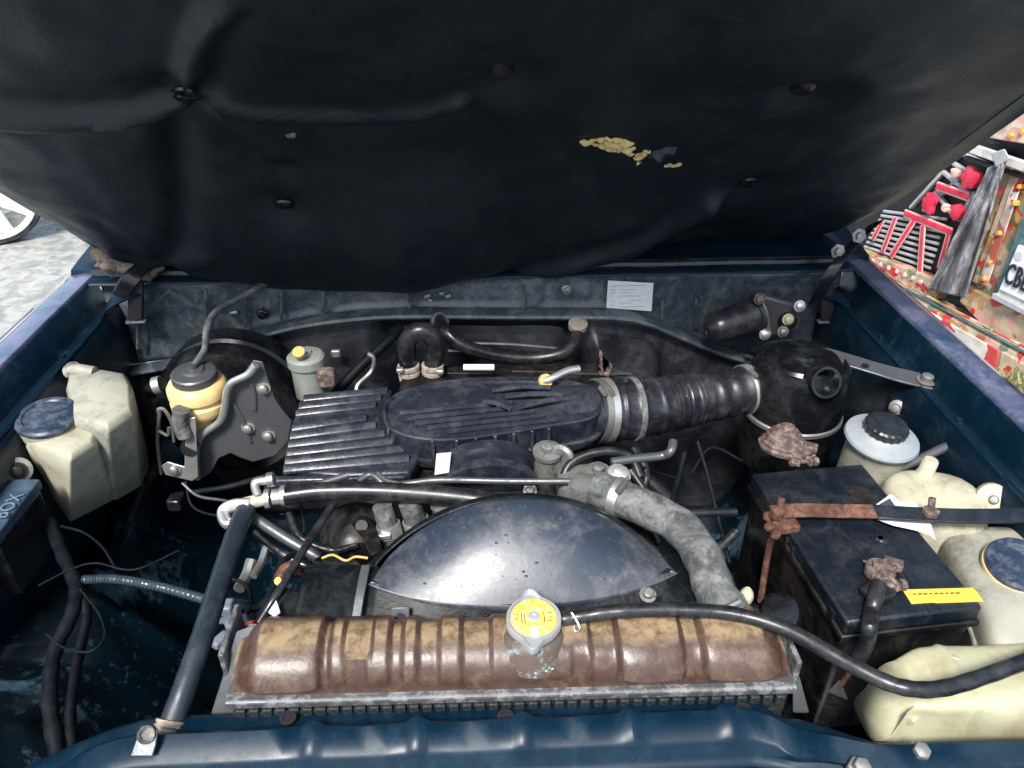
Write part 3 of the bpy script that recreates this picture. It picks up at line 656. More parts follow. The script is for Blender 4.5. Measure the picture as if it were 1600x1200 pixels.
# arched front cover
mb = MB(); rings = []
cL, cR = at(690, 770, z=.935), at(842, 770, z=.935)
for dy, hh, ins in ((0, .046, 0), (.012, .05, 0), (.014, .044, .004), (.05, .040, .006), (.052, .046, 0), (.06, .046, 0)):
    rings.append([cL.lerp(cR, .5)+V((-math.cos(math.pi*k/24)*((cR-cL).length/2-ins), dy, math.sin(math.pi*k/24)**.8*hh)) for k in range(25)])
mb.loft(rings).build('front_cover', M['cover'], eng, ang=35)
MB().box(cL.lerp(cR, .5)+V((0, -.006, -.004)), ((cR-cL).length+.02, .012, .014)).build('cover_flange', M['cover'], eng, bevel=.002)
bolt(eng, at(828, 767, z=.94), (0, -.6, .8), .006); bolt(eng, at(700, 768, z=.94), (0, -.6, .8), .006)
MB().box(cL.lerp(cR, .5)+V((0, -.012, -.022)), (.075, .008, .022)).build('cover_slot', M['tblack'], eng, bevel=.003)
# filler fittings right of the cover
for u, v, z, r in ((856, 700, .985, .018), (935, 733, .975, .016)):
    p = at(u, v, z=z)
    f = MB().lathe([(r*1.05, -.075), (r*1.0, -.03), (r*.85, -.012), (r*1.15, -.010), (r*1.15, -.004), (r*.55, -.003), (r*.55, .006), (r*.3, .008)], p, (0, -.1, 1), 20).build('sender_fitting', M['alu'], eng)
bolt(eng, at(967, 742, z=.985), (.2, -.4, .9), .010, .010, M['bright'])
P = crom([at(868, 735, z=.95), at(866, 712, z=.975), at(876, 703, z=.985), at(888, 712, z=.98), at(884, 735, z=.955), at(895, 770, z=.93)], 5)
MB().tube(P, .0065, 8, 1, flat=1.6).build('lifting_eye', M['alu'], eng)
MB().box(at(905, 760, z=.945), (.06, .05, .05)).build('water_outlet', M['alu'], eng, bevel=.012, seg=3)
MB().cyl(at(905, 765, z=.962), at(958, 772, z=.985), .023, .022).build('outlet_pipe', M['alu'], eng)
MB().box(at(965, 755, z=.975), (.03, .022, .02), Matrix.Rotation(.4, 3, 'Z')).build('outlet_flange', M['bright'], eng, bevel=.005)
# stubs with clamps under the long pipe, lifting hook
for u, v0, v1, r in ((597, 790, 850, .0135), (640, 785, 840, .015), (690, 785, 830, .016)):
    a, b = at(u, v0, z=.955), at(u+18, v1, z=.90)
    st = MB().tube([a, (a+b)/2, b], r, 14, 3).build('hose_stub', M['rubber_dusty'], eng)
    if u < 680: MB().lathe([(r, -.008), (r+.003, -.008), (r+.003, .008), (r, .008)], a.lerp(b, .62), b-a, 18).build('clamp', M['bright'], st); MB().box(a.lerp(b, .62)+V((-.004, -r-.003, .004)), (.016, .006, .007)).build('screw', M['bright'], st, bevel=.001)
P = pts([(549, 820), (556, 808), (572, 806), (584, 818), (592, 838), (596, 862), (578, 868), (566, 842)], .93)
hk = MB().prism(P, (0, .004, -.003)).build('lifting_hook', M['dirty'], eng, bevel=.001)
MB().lathe([(.008, 0), (.008, .001), (.0005, .001)], at(565, 822, z=.932), (0, -.5, .85), 16).build('hook_hole', M['tblack'], hk)
# accessory shapes low on the left of the engine
MB().lathe([(.002, 0), (.045, .002), (.052, .012), (.052, .06), (.044, .07)], at(560, 880, z=.86), (-.1, .9, .2), 30).build('pump_body', M['dirty'], eng)
MB().cyl(at(500, 895, z=.90), at(560, 905, z=.91), .022).build('pump_snout', M['black'], eng)
MB().tube(pts([(485, 915, .93), (500, 890, .93), (530, 885, .93), (560, 888, .925)]), .006, 8).build('pump_pipe', M['black'], eng)
MB().tube(pts([(434, 905, .94), (445, 888, .945), (460, 885, .945), (464, 900, .94)]), .006, 8).build('pipe_bend', M['rust'], eng)
# ------------------------------------------------------------------ ribbed intake cover
ic = thing('intake_cover', 'black plastic intake cover with parallel ribs left of the oval duct', 'engine cover', at(540, 680, z=.90))
z0 = .945
O = [(440, 735), (446, 700), (455, 660), (470, 622), (520, 614), (612, 606), (604, 640), (618, 668), (660, 705), (640, 738), (540, 742)]
P = pts(O, z0); cc = sum(P, V((0, 0, 0)))/len(P)
MB().loft([[p+V((0, 0, -.050))+(cc-p)*.06 for p in P], [p+V((0, 0, -.006)) for p in P], [p+(cc-p)*.03 for p in P]]).build('body', M['cover'], ic, bevel=.003)
for (a, b, c, d) in ((474, 622, 606, 609), (467, 634, 596, 620), (462, 645, 588, 631), (456, 668, 574, 651), (453, 681, 588, 663), (450, 694, 602, 676), (448, 707, 617, 688), (445, 720, 632, 700), (443, 732, 640, 715)):
    A, B = at(a, b, z=z0+.004), at(c, d, z=z0+.004)
    MB().loft([[q+V((0, dy, dz)) for dy, dz in ((.0065, -.006), (.0055, .003), (.003, .0042), (.0005, .0034), (-.0062, -.0015), (-.0075, -.006))] for q in (A, B)]).build('rib', M['cover'], ic, bevel=.0012)
P = pts([(590, 632), (612, 625), (612, 660), (606, 690), (592, 668)], z0+.0015)
MB().prism(P, (0, 0, .0012)).build('side_recess', M['tblack'], ic)
MB().box(at(525, 757, z=.925), (.20, .012, .03)).build('front_skirt', M['cover'], ic, bevel=.004)
# ------------------------------------------------------------------ oval duct
du = thing('intake_duct', 'flat oval black plastic intake duct with ribbed rim over the engine', 'air duct', at(760, 640, z=.90))
OUT = crom([at(u, v, z=.975) for u, v in ((598, 645), (606, 668), (640, 684), (700, 689), (780, 680), (860, 667), (930, 652), (938, 615), (905, 600), (850, 592), (760, 592), (690, 598), (630, 612), (604, 628), (598, 645))], 5)[:-1]
cc = sum(OUT, V((0, 0, 0)))/len(OUT)
def rg(f, dz): return [p+(cc-p)*f+V((0, 0, dz)) for p in OUT]
MB().loft([rg(.10, -.055), rg(.03, -.052), rg(-.03, -.040), rg(-.03, -.036), rg(.012, -.034), rg(.004, -.004), rg(-.004, .001), rg(.012, .0035), rg(.030, .0028), rg(.045, -.002), rg(.3, -.001)]).build('shell', M['cover'], du, ang=28)
for (a, b, c, d) in ((625, 646, 800, 629), (634, 655, 815, 636), (648, 662, 835, 643), (668, 669, 850, 650), (700, 675, 868, 656)):
    A, B = at(a, b, z=.976), at(c, d, z=.976); MB().tube([A, B], .0042, 8, 1).build('top_rib', M['cover'], du)
for u, v in ((676, 690), (714, 689), (744, 686), (774, 683), (803, 679), (832, 675), (858, 671)):
    p = at(u, v, z=.975)
    MB().loft([[p+V((-.0025, -.001, .002)), p+V((.0025, -.001, .002)), p+V((.0025, .010, .002)), p+V((-.0025, .010, .002))], [p+V((-.0025, -.010, -.036)), p+V((.0025, -.010, -.036)), p+V((.0025, .012, -.036)), p+V((-.0025, .012, -.036))]]).build('rim_rib', M['cover'], du, bevel=.0008)
for (a, b, c, d) in ((755, 628, 800, 640), (770, 610, 860, 606), (790, 620, 880, 618), (800, 640, 905, 620)):
    A, B = at(a, b, z=.98), at(c, d, z=.982); MB().tube([A, A.lerp(B, .5)+V((0, 0, .004)), B], .0045, 8, 4).build('stiffener', M['cover'], du)
# spigot morphing into a round pipe
DC = [at(880, 640, z=.955), at(915, 642, z=.948), at(952, 641, z=.942)]
ax = (DC[2]-DC[0]).normalized(); sid = V((0, 0, 1)).cross(ax).normalized(); upv = ax.cross(sid)
rings = []
for p, ry, rz in ((at(845, 640, z=.955), .060, .018), (DC[0], .056, .028), (DC[1], .050, .038), (DC[2], .047, .043), (DC[2]+ax*.02, .046, .043)):
    rings.append([p+sid*(math.cos(q)*ry)+upv*(math.sin(q)*rz) for q in [2*math.pi*k/32 for k in range(32)]])
MB().loft(rings).build('spigot', M['cover'], du)
# ------------------------------------------------------------------ corrugated air hose
ah = thing('air_hose', 'corrugated black rubber air hose between the oval duct and round air cleaner', 'air hose', at(1070, 620, z=.90))
AP = crom([DC[1]+ax*.01, DC[2], at(1000, 638, z=.938), at(1060, 628, z=.935), at(1120, 618, z=.935), at(1190, 603, z=.938)], 24)
def corr(t):
    r = .0485-.010*sst(.2, 1, t)
    r += .0022*math.sin(t*330)*sst(.50, .53, t)*(1-sst(.68, .71, t)) + .002*math.sin(t*90)*sst(.72, .76, t); r += .003*math.exp(-((t-.47)/.012)**2)+.004*math.exp(-((t-.36)/.018)**2)+.003*math.exp(-((t-.26)/.014)**2)
    return r
MB().tube(AP, corr, 36, 1).build('hose', M['duct'], ah, ang=60)
for i, r, wd, m_ in ((8, .0495, .010, 'steel'), (19, .0500, .011, 'bright'), (112, .0405, .013, 'bright')):
    clamp(ah, AP, i, r, wd, M[m_])
MB().lathe([(.050, -.005), (.0525, -.003), (.0525, .003), (.050, .005)], AP[43], frames(AP)[43][0], 30).build('rubber_band', M['rubber_dusty'], ah)
# bracket and vacuum bits behind the hose
tag(MB().tube(pts([(846, 596, .985), (860, 592, .99), (885, 580, .995), (905, 576, .995)]), .006, 10, 5).build('vacuum_pipe', M['bright']), 'short bright metal pipe stub on the back edge of the oval duct', 'pipe')
tag(MB().lathe([(.006, 0), (.011, 0), (.011, .006), (.006, .006)], at(851, 595, z=.985), (.3, -.8, .5), 18).build('orange_ring', M['wire_yellow']), 'small orange ring at the end of the bright metal stub', 'ring')
tag(MB().prism(pts([(933, 570), (938, 548), (946, 562), (958, 572), (952, 590), (938, 588)], .99), (0, .004, 0)).build('rusty_bracket', M['corr'], bevel=.001), 'small rusty pointed bracket behind the air hose', 'bracket')
tag(MB().tube(pts([(945, 585, .985), (980, 583, .985), (1000, 592, .985), (1010, 610, .98)]), .005, 8, 5).build('vacuum_hose', M['rubber']), 'thin black vacuum hose looping over the back of the air hose', 'hose')
# ------------------------------------------------------------------ air cleaner
ac = thing('air_cleaner', 'round black air cleaner canister in the rear right corner', 'air cleaner', at(1255, 620, z=.85))
c0 = at(1256, 560, z=1.0); c0.z = 0
MB().lathe([(.060, .80), (.072, .805), (.076, .815), (.0765, .893), (.078, .894)], c0, n=44).build('lower_bowl', M['black'], ac)
MB().lathe([(.078, .8945), (.0805, .897), (.0805, .903), (.078, .9055)], c0, n=44).build('band', M['steel'], ac)
MB().lathe([(.078, .906), (.077, .985), (.074, .995), (.066, 1.0), (.060, .997), (.056, 1.002), (.020, 1.004), (.018, 1.010), (.001, 1.010)], c0, n=44).build('canister', M['black'], ac, ang=30)
a = at(1275, 600, y=1.00); b = at(1303, 607, y=.955)
MB().lathe([(.022, 0), (.022, .055), (.0245, .056), (.0245, .062), (.0205, .062), (.019, .03), (.001, .03)], a+V((-.01, .02, 0)), b-a, 28).build('inlet_snout', M['black'], ac)
bs = thing('bracket_strap', 'dark flat steel strap from the air cleaner to the right fender', 'bracket', at(1390, 585, z=.97))
MB().strip(pts([(1282, 556, .995), (1310, 560, .997), (1345, 570, .995), (1395, 585, .99), (1450, 598, .985)]), (-.008, .042, .006), (0, 0, .003), 5).build('strap', M['shield'], bs, bevel=.0006)
bolt(bs, at(1447, 595, z=.99), (0, -.1, 1), .009, .010); MB().lathe([(.006, 0), (.006, .0006), (.0005, .0006)], at(1352, 571, z=.999), (0, 0, 1), 16).build('strap_hole', M['tblack'], bs)
# clutter on the right inner fender
for u, v, z, l in ((1400, 632, .93, 'grimy bolt and bracket on the right inner fender below the strap'), (1445, 648, .93, 'bolted pale rubber mount on the right inner fender behind the grey reservoir')):
    t_ = thing('fender_mount', l, 'mount', at(u, v, z=z))
    p = at(u, v, z=z); MB().box(p+V((.02, .01, -.015)), (.05, .04, .05), Matrix.Rotation(.4, 3, 'Z')).build('block', M['dirty'], t_, bevel=.01, seg=3)
    MB().lathe([(.012, 0), (.012, .008), (.006, .009), (.006, .022), (.001, .023)], p+V((-.004, -.012, .004)), (-.6, -.7, .3), 14).build('stud', M['steel'] if u < 1420 else M['alu'], t_)
tag(MB().tube([at(1395, 738, z=.93), at(1495, 690, z=.955)], .007, 12, 1).build('brace_rod', M['shield']), 'grey brace rod running up to the right fender behind the cream tank', 'rod')
# ------------------------------------------------------------------ power steering reservoir
ps = thing('steering_reservoir', 'grey white fluid reservoir with a round black screw cap behind the battery', 'reservoir', at(1378, 700, z=.86))
c0 = at(1378, 683, z=.972); ax_ = V((.04, -.10, 1))
MB().lathe([(.034, -.10), (.041, -.095), (.043, -.02), (.042, -.008)], c0, ax_, 40).build('can', M['cream_dirty'], ps)
MB().lathe([(.042, -.008), (.050, -.006), (.0515, -.002), (.050, .002), (.040, .0055), (.030, .0075), (.026, .012)], c0, ax_, 44).build('top_flange', mat('grey_flange', (.24, .265, .29), .4, dust=(.36, .35, .31), damt=.5), ps)
MB().lathe([(.024, .007), (.0245, .016)], c0, ax_, 32).build('filler_neck', M['yel_bottle'], ps)
mb = MB(); rings = []
axn = ax_.normalized(); a1 = axn.orthogonal().normalized(); b1 = axn.cross(a1)
for r, h in ((.0285, .013), (.0295, .015), (.0295, .023), (.027, .0255), (.001, .0265)):
    rings.append([c0+axn*h+(a1*math.cos(q)+b1*math.sin(q))*(r*(1+(.025*math.cos(q*18) if r > .028 else 0))) for q in [2*math.pi*k/108 for k in range(108)]])
mb.loft(rings).build('screw_cap', M['lid'], ps, ang=30)
# ------------------------------------------------------------------ battery
TZ = .965; rb = math.radians(5.0); RB = Matrix.Rotation(rb, 3, 'Z')
bc = V((.4545, .682, 0)); BW, BL = .163, .262
def bp(x, y, z): return bc + RB @ V((x*BW/2, y*BL/2, 0)) + V((0, 0, z))
bt = thing('battery', 'black car battery with dark blue top and a yellow sticker', 'battery', bp(0, 0, .76))
MB().box(bp(0, 0, .855), (BW-.010, BL-.010, .18), RB).build('case', M['batt'], bt, bevel=.006)
MB().box(bp(0, 0, .9405), (BW+.001, BL+.001, .009), RB).build('lid_flange', M['batt'], bt, bevel=.002)
MB().box(bp(0, 0, .955), (BW-.004, BL-.004, .020), RB).build('lid', M['lid'], bt, bevel=.0035)
for k in range(26):   # small teeth along the lid edge
    if k in (3, 4, 20, 23): MB().box(bp(-1.0, -.95+k*.045, .951), (.003, .004, .012), RB).build('edge_tooth', M['lid'], bt)
# pressed centre panel and the grooves of the lid
for a, b in ((( -.22, .98), (-.10, .35)), ((-.10, .35), (-.22, -.05)), ((-.22, -.05), (-.10, -.32)), ((-.10, -.32), (.30, -.40)), ((.30, -.40), (.62, -.22)), ((.10, .30), (.62, -.22)), ((.30, -.40), (.20, -.98)), ((-.30, .10), (-.12, -.22))):
    A, B = bp(a[0], a[1], TZ+.0002), bp(b[0], b[1], TZ+.0002)
    MB().box((A+B)/2, ((B-A).length, .0016, .0010), Matrix.Rotation(math.atan2((B-A).y, (B-A).x), 3, 'Z')).build('lid_groove', M['tblack'], bt)
for q, e in ((.35, .62), (.55, .62)): pass
mb = MB(); rings = []
for f, h in ((1, .0003), (.9, .0008), (.4, .0009)): rings.append([bp(.55+.22*f*math.cos(q)*(1+.4*mnoise.noise((q*1.2, 0, 1))), .50+.14*f*math.sin(q)*(1+.5*mnoise.noise((q*1.5, 2, 1))), TZ+h) for q in [2*math.pi*k/24 for k in range(24)]])
mb.loft(rings).build('oil_stain', M['dirty'], bt)
for x, y in ((.28, -.10), (.30, -.12)): bolt(bt, bp(x, y, TZ), (0, 0, 1), .006, .002, M['lid'], 'vent_plug')
A, B, Cc, D = [at(u, v, z=TZ+.0006) for u, v in ((1410, 922), (1522, 919), (1536, 940), (1424, 944))]
st = MB().prism([A, B.lerp(A, .02), B.lerp(Cc, .35), Cc, D.lerp(Cc, .35), D.lerp(Cc, .3)+V((0, .001, 0)), D], (0, 0, .0008)).build('yellow_sticker', M['sticker'], bt)
for k in range(9):
    p = A.lerp(B, .12+k*.075)+(D-A)*.36+V((0, 0, .0011)); MB().box(p, (.0045 if k % 3 else .003, .0022, .0004)).build('print_line', M['ink'], st)
# terminals
def terminal(u, v, label, big):
    p = at(u, v, z=TZ); t_ = thing('battery_clamp', label, 'battery clamp', p)
    if big:
        MB().lathe([(.033, 0), (.034, .004), (.030, .007), (.031, .010), (.027, .013), (.026, .020), (.022, .0215), (.021, .026), (.017, .0275), (.016, .031), (.010, .032), (.009, .037), (.001, .038)], p, (.1, .12, 1), 36).build('terminal_boot', M['corr'], t_, ang=25)
    else: MB().lathe([(.0105, 0), (.0095, .018), (.002, .019)], p, n=18).build('post', M['corr'], t_)
    o = V((.014, -.020, .002)) if big else V((0, 0, .002))
    MB().lathe([(.0115, 0), (.0165, .0005), (.0165, .011), (.0115, .0115)], p+o, (0, 0, 1), 22).build('clamp_ring', M['corr'], t_, bevel=.001)
    for s_ in (-1, 1):
        e = MB().box(p+o+V((.018*s_*.35, -.018, .006)), (.006, .020, .011), Matrix.Rotation(.35*s_, 3, 'Z')).build('clamp_ear', M['corr'], t_, bevel=.0015)
    c = p+o+V((0, -.022, .006)); MB().cyl(c-V((.020, 0, 0)), c+V((.020, 0, 0)), .0034, n=10).build('clamp_bolt', M['corr'], t_)
    for s_ in (-1, 1): MB().lathe([(.0065, -.003), (.0065, .003)], c+V((.016*s_, 0, 0)), (1, 0, 0), 6).build('clamp_nut', M['corr'], t_)
    MB().box(p+o+V((.020, .010, .006)), (.022, .014, .010), Matrix.Rotation(-.5, 3, 'Z')).build('cable_saddle', M['corr'], t_, bevel=.002)
    for k in range(9):
        q = random.uniform(0, 6.3); r = random.uniform(.006, .020); c = p+o+V((r*math.cos(q), r*math.sin(q), random.uniform(.001, .012))); mb = MB()
        mb.ball(c, random.uniform(.002, .0045), 14, (1.2, 1, .7)); mb.v = [x_+(x_-c)*(.8*mnoise.noise(x_*210)+.5*mnoise.noise(x_*480)) for x_ in mb.v]; mb.build('crust_lump', M['corr'], t_, ang=70)
    return t_
terminal(1222, 700, 'corroded mushroom shaped clamp on the rear battery post', True)
t2 = terminal(1372, 900, 'corroded brown clamp on the front battery post', False)
CP_ = [at(1373, 912, z=.978), at(1367, 938, z=.977), at(1362, 956, z=.970), at(1359, 980, y=.530), at(1354, 1005, y=.527), at(1342, 1030, y=.527)]
MB().tube(CP_, .0085, 12, 5, flat=.7).build('cable', M['rubber'], t2)
MB().box(at(1370, 925, z=.971), (.030, .028, .010), Matrix.Rotation(.5, 3, 'Z')).build('cable_lug', M['rubber'], t2, bevel=.003)
MB().tube([at(1343, 1026, y=.527), at(1328, 1050, y=.527), at(1310, 1075, y=.527)], .003, 8).build('bare_strand', M['rust'], t2)
MB().prism([at(1294, 1080, y=.526), at(1312, 1062, y=.526), at(1325, 1092, y=.526)], (0, .002, -.004)).build('end_lug', M['shield'], t2)
# hold-down bar, hook rod, paper
hb = thing('hold_down_bar', 'rusty flat bar clamping the battery across its middle', 'bar', at(1300, 800, z=.975))
MB().strip(pts([(1205, 802, .978), (1250, 799, .978), (1310, 800, .978), (1368, 801, .979)]), (0, .019, .004), (0, 0, .0035), 4).build('rusty_bar', M['rust'], hb, bevel=.0008)
MB().strip(pts([(1366, 801, .9795), (1450, 806, .981), (1530, 808, .982), (1620, 806, .982)]), (0, .021, .004), (0, 0, .003), 4).build('painted_bar', M['lid'], hb, bevel=.0008)
MB().box(at(1228, 822, z=.968), (.030, .018, .012), Matrix.Rotation(.1, 3, 'Z')).build('end_tab', M['rust'], hb, bevel=.002)
hr = thing('hook_rod', 'rusty threaded hook rod down the left side of the battery', 'rod', at(1205, 870, z=.9))
MB().tube(pts([(1222, 778, 1.0), (1216, 800, .983), (1208, 830, .95), (1198, 875, .90), (1188, 940, .84)]), .0042, 8, 4).build('rod', M['rust'], hr)
MB().lathe([(.009, -.004), (.009, .005)], at(1214, 803, z=.985), (.1, 0, 1), 6).build('nut', M['rust'], hr)
for k in range(6):
    c = at(1208+random.uniform(-8, 8), 808+k*5, z=.972); mb = MB().ball(c, .007, 8); mb.v = [x_+(x_-c)*.5*mnoise.noise(x_*120) for x_ in mb.v]; mb.build('rust_lump', M['rust'], hr)
sdp = thing('threaded_stud', 'rusty threaded stud standing through the hold down bar', 'stud', at(1453, 800, z=.98))
MB().cyl(at(1453, 806, z=.978), at(1457, 778, z=1.0), .0042, n=10).build('stud', M['corr'], sdp); MB().lathe([(.010, 0), (.010, .006), (.006, .007)], at(1453, 803, z=.984), (0, 0, 1), 6).build('nut', M['corr'], sdp)
mb = MB(); P = pts([(1366, 790), (1392, 772), (1408, 785), (1430, 786), (1440, 800), (1455, 822), (1461, 845), (1452, 835), (1430, 829), (1395, 823), (1372, 812)], .972)
mb.loft([P, [p+V((0, 0, .0006)) for p in P]]); mb.v = [p+V((0, 0, .004*mnoise.noise(p*40))) for p in mb.v]
tag(mb.build('torn_paper', M['white']), 'torn scrap of white paper under the battery hold down bar', 'paper')
P = [at(1374, 788, z=.976), at(1390, 779, z=.977), at(1398, 790, z=.976), at(1380, 794, z=.976)]
tag(MB().prism(P, (0, 0, .0006)).build('blue_print', M['capblue']), 'small blue printed patch on the torn white paper', 'print')
# ------------------------------------------------------------------ cream tank right of the battery
tk = thing('washer_tank', 'large cream plastic tank squeezed between the battery and right fender', 'tank', at(1500, 830, z=.85))
def rloft(rings, name, m, parent, sub=2, n=None):
    return MB().loft(rings).build(name, m, parent, sub=sub, ang=180)
T = [(1376, 752), (1384, 735), (1408, 728), (1462, 732), (1510, 742), (1548, 772), (1556, 800), (1545, 830), (1480, 830), (1400, 800)]
P = pts(T, .957); cc = sum(P, V((0, 0, 0)))/len(P)
def inset(P, f, dz): 
    cc = sum(P, V((0, 0, 0)))/len(P); return [p+(cc-p)*f+V((0, 0, dz)) for p in P]
MB().loft([inset(P, .1, -.14), inset(P, .0, -.11), inset(P, -.02, -.03), inset(P, .02, -.008), inset(P, .14, .004), inset(P, .5, .006)]).build('rear_lobe', M['cream'], tk, sub=1, ang=180)
MB().lathe([(.013, -.004), (.0105, .004), (.010, .020), (.0085, .022), (.001, .022)], at(1446, 738, z=.962), (.1, 0, 1), 20).build('vent_stub', M['cream'], tk)
MB().lathe([(.006, .012), (.020, .012), (.0205, .006), (.0205, 0), (.006, -.004)], at(1549, 778, z=.955), (-.4, -.8, .5), 28).build('mounting_ear', M['cream'], tk)
bolt(tk, at(1549, 778, z=.955)+V((-.4, -.8, .5)).normalized()*.010, (-.4, -.8, .5), .006, .006)
T = [(1462, 830), (1500, 812), (1600, 812), (1700, 830), (1760, 1010), (1700, 1040), (1590, 1030), (1545, 1000), (1536, 960), (1500, 890)]
P = pts(T, .945)
MB().loft([inset(P, .16, -.16), inset(P, .10, -.12), inset(P, .10, -.065), inset(P, .03, -.05), inset(P, 0, -.02), inset(P, .05, -.003), inset(P, .2, .004), inset(P, .6, .006)]).build('body', M['cream_dirty'], tk, sub=2, ang=180)
PS = inset(P, -.004, -.034); MB().tube(PS+[PS[0]], .0035, 8, 6).build('mould_seam', M['cream_dirty'], tk)
cpp = at(1592, 882, z=.962)
MB().lathe([(.032, -.012), (.0325, -.004), (.036, -.002), (.036, .003), (.0335, .0055), (.026, .006), (.024, .004), (.001, .005)], cpp, (-.15, -.2, 1), 36).build('tank_cap', M['capblue'], tk, ang=30)
MB().lathe([(.0375, -.010), (.0385, -.006), (.0375, -.002), (.033, -.002)], cpp, (-.15, -.2, 1), 36).build('cap_ring', M['fluid'], tk)
MB().box(at(1562, 855, z=.962), (.020, .018, .008), Matrix.Rotation(.6, 3, 'Z')).build('cap_hinge', M['dirty'], tk, bevel=.003)
# ------------------------------------------------------------------ yellowed bottle in the front right corner
yb = thing('plastic_bottle', 'yellowed translucent bottle lying in the front right corner of the bay', 'bottle', at(1500, 1100, z=.88))
rows = []
DENT = [(at(1436, 1108, z=.925), .020, .016), (at(1452, 1075, z=.945), .014, .006), (at(1500, 1120, z=.93), .03, .006), (at(1560, 1110, z=.93), .03, -.005), (at(1475, 1060, z=.95), .012, -.005)]
ringsb = []
for i in range(60):
    x = .412+.29*(i/59)**1.5; f = sst(.402, .460, x); ring = []
    for k in range(56):
        q = 2*math.pi*k/56; cy, cz = math.cos(q), math.sin(q); e = .36
        yy = abs(cy)**e*(1 if cy > 0 else -1)*.040*(.72+.28*f)+.484; zz = abs(cz)**e*(1 if cz > 0 else -1)*.042*(.78+.22*f)+.917
        p = V((x - .022*(cz-1)*-.5*0 + .020*cz*(1-f), yy, zz)); nrm = V((0, cy, cz))
        for c, r, d in DENT: p -= nrm*(d*math.exp(-((p-c).length/r)**2))
        p += nrm*(.0014*mnoise.noise(p*26)); p += nrm*(.0025*math.exp(-((x-.475)/.004)**2)+.0025*math.exp(-((zz-.920)/.002)**2))
        ring.append(p)
    ringsb.append(ring)
MB().loft(ringsb).build('shell', M['yel_bottle'], yb, ang=180)
MB().tube(pts([(1455, 1048, .95), (1485, 1030, .957), (1500, 1036, .955), (1520, 1048, .953), (1515, 1056, .951), (1480, 1050, .951)]), .0042, 8, 5).build('moulded_fold', M['yel_bottle'], yb)
MB().ball(at(1480, 1032, z=.953), .011, 14, (1.3, .8, .7)).build('nub', M['yel_bottle'], yb)
for P in ([(1425, 1122), (1440, 1105), (1454, 1088), (1440, 1112), (1422, 1128)],):
    MB().tube(pts([p+(.925,) for p in P]), .004, 8, 5).build('moulded_fold', M['yel_bottle'], yb)
# ------------------------------------------------------------------ left washer reservoir
wr = thing('washer_reservoir', 'cream washer fluid reservoir with a blue flip cap in the left corner', 'reservoir', at(130, 720, z=.80))
Tp = pts([(36, 692), (60, 655), (100, 630), (150, 628), (158, 650), (146, 690), (110, 715)], .962); Bt = pts([(86, 790), (92, 775), (120, 745), (180, 735), (200, 752), (180, 785), (108, 822)], .80)
def lp(a, b, t, s=0): 
    R_ = [p.lerp(q, t) for p, q in zip(a, b)]; return inset(R_, s, 0)
MB().loft([lp(Tp, Bt, 1.0, .15), lp(Tp, Bt, .96, .04), lp(Tp, Bt, .6), lp(Tp, Bt, .25, -.02), lp(Tp, Bt, .06), lp(Tp, Bt, 0, .10), inset(lp(Tp, Bt, 0, .4), 0, .004)]).build('front_body', M['cream'], wr, bevel=.020, seg=5, ang=70)
Tp = pts([(112, 655), (100, 600), (104, 580), (150, 572), (196, 580), (206, 600), (208, 640), (168, 668)], .985); Bt = pts([(140, 770), (150, 740), (170, 700), (200, 690), (232, 700), (236, 735), (222, 765), (180, 790)], .79)
MB().loft([lp(Tp, Bt, 1.0, .15), lp(Tp, Bt, .96, .04), lp(Tp, Bt, .6), lp(Tp, Bt, .25, -.02), lp(Tp, Bt, .06), lp(Tp, Bt, 0, .10), inset(lp(Tp, Bt, 0, .4), 0, .004)]).build('rear_body', M['cream_dirty'], wr, bevel=.020, seg=5, ang=70)
cpw = at(76, 655, z=.975)
MB().lathe([(.040, -.014), (.041, 0), (.044, .001), (.044, .006), (.041, .009), (.034, .0095), (.032, .0075), (.001, .009)], cpw, (.05, -.12, 1), 40).build('flip_cap', M['capblue'], wr, ang=30)
MB().lathe([(.041, -.02), (.0425, -.002), (.038, -.002)], cpw, (.05, -.12, 1), 40).build('filler_neck', M['cream'], wr)
MB().box(cpw+V((.046, .008, .002)), (.022, .016, .006), Matrix.Rotation(.3, 3, 'Z')).build('cap_tab', M['capblue'], wr, bevel=.003)
MB().lathe([(.018, -.006), (.019, 0), (.014, .003), (.006, .003), (.005, -.003)], at(28, 735, z=.93), (.4, -.8, .4), 20).build('mounting_ear', M['cream_dirty'], wr)
bolt(wr, at(28, 735, z=.93)+V((.4, -.8, .4))*.004, (.4, -.8, .4), .008, .006, M['dirty'])
MB().tube([at(105, 582, z=.985), at(120, 578, z=.99), at(148, 582, z=.987)], .010, 10, 4).build('moulded_handle', M['cream_dirty'], wr)
bolt(wr, at(112, 575, z=.992), (0, -.3, 1), .008, .006, M['steel'])
# ------------------------------------------------------------------ brake booster and reservoirs
bb = thing('brake_booster', 'large round black brake booster against the left of the firewall', 'brake booster', at(355, 640, y=1.2))
pc = at(356, 655, y=1.17)
MB().lathe([(.134, .10), (.136, .07), (.136, .055), (.131, .05), (.131, .045), (.136, .04), (.136, .03), (.128, .012), (.10, .002), (.05, -.004), (.048, -.02), (.001, -.021)], pc, (0, 1, 0), 56).build('drum', M['black'], bb, ang=30)
mc = MB().cyl(at(312, 662, y=1.12), at(296, 700, y=1.0), .014).build('master_cylinder', M['dirty'], bb)
MB().tube([at(235, 612, y=1.12), at(248, 600, y=1.10), at(262, 606, y=1.12), at(275, 600, y=1.15)], .012, 10, 4).build('vacuum_elbow', M['rubber'], bb)
MB().lathe([(.013, -.006), (.015, -.006), (.015, .006), (.013, .006)], at(247, 602, y=1.10), (1, .1, .2), 18).build('elbow_clamp', M['bright'], bb)
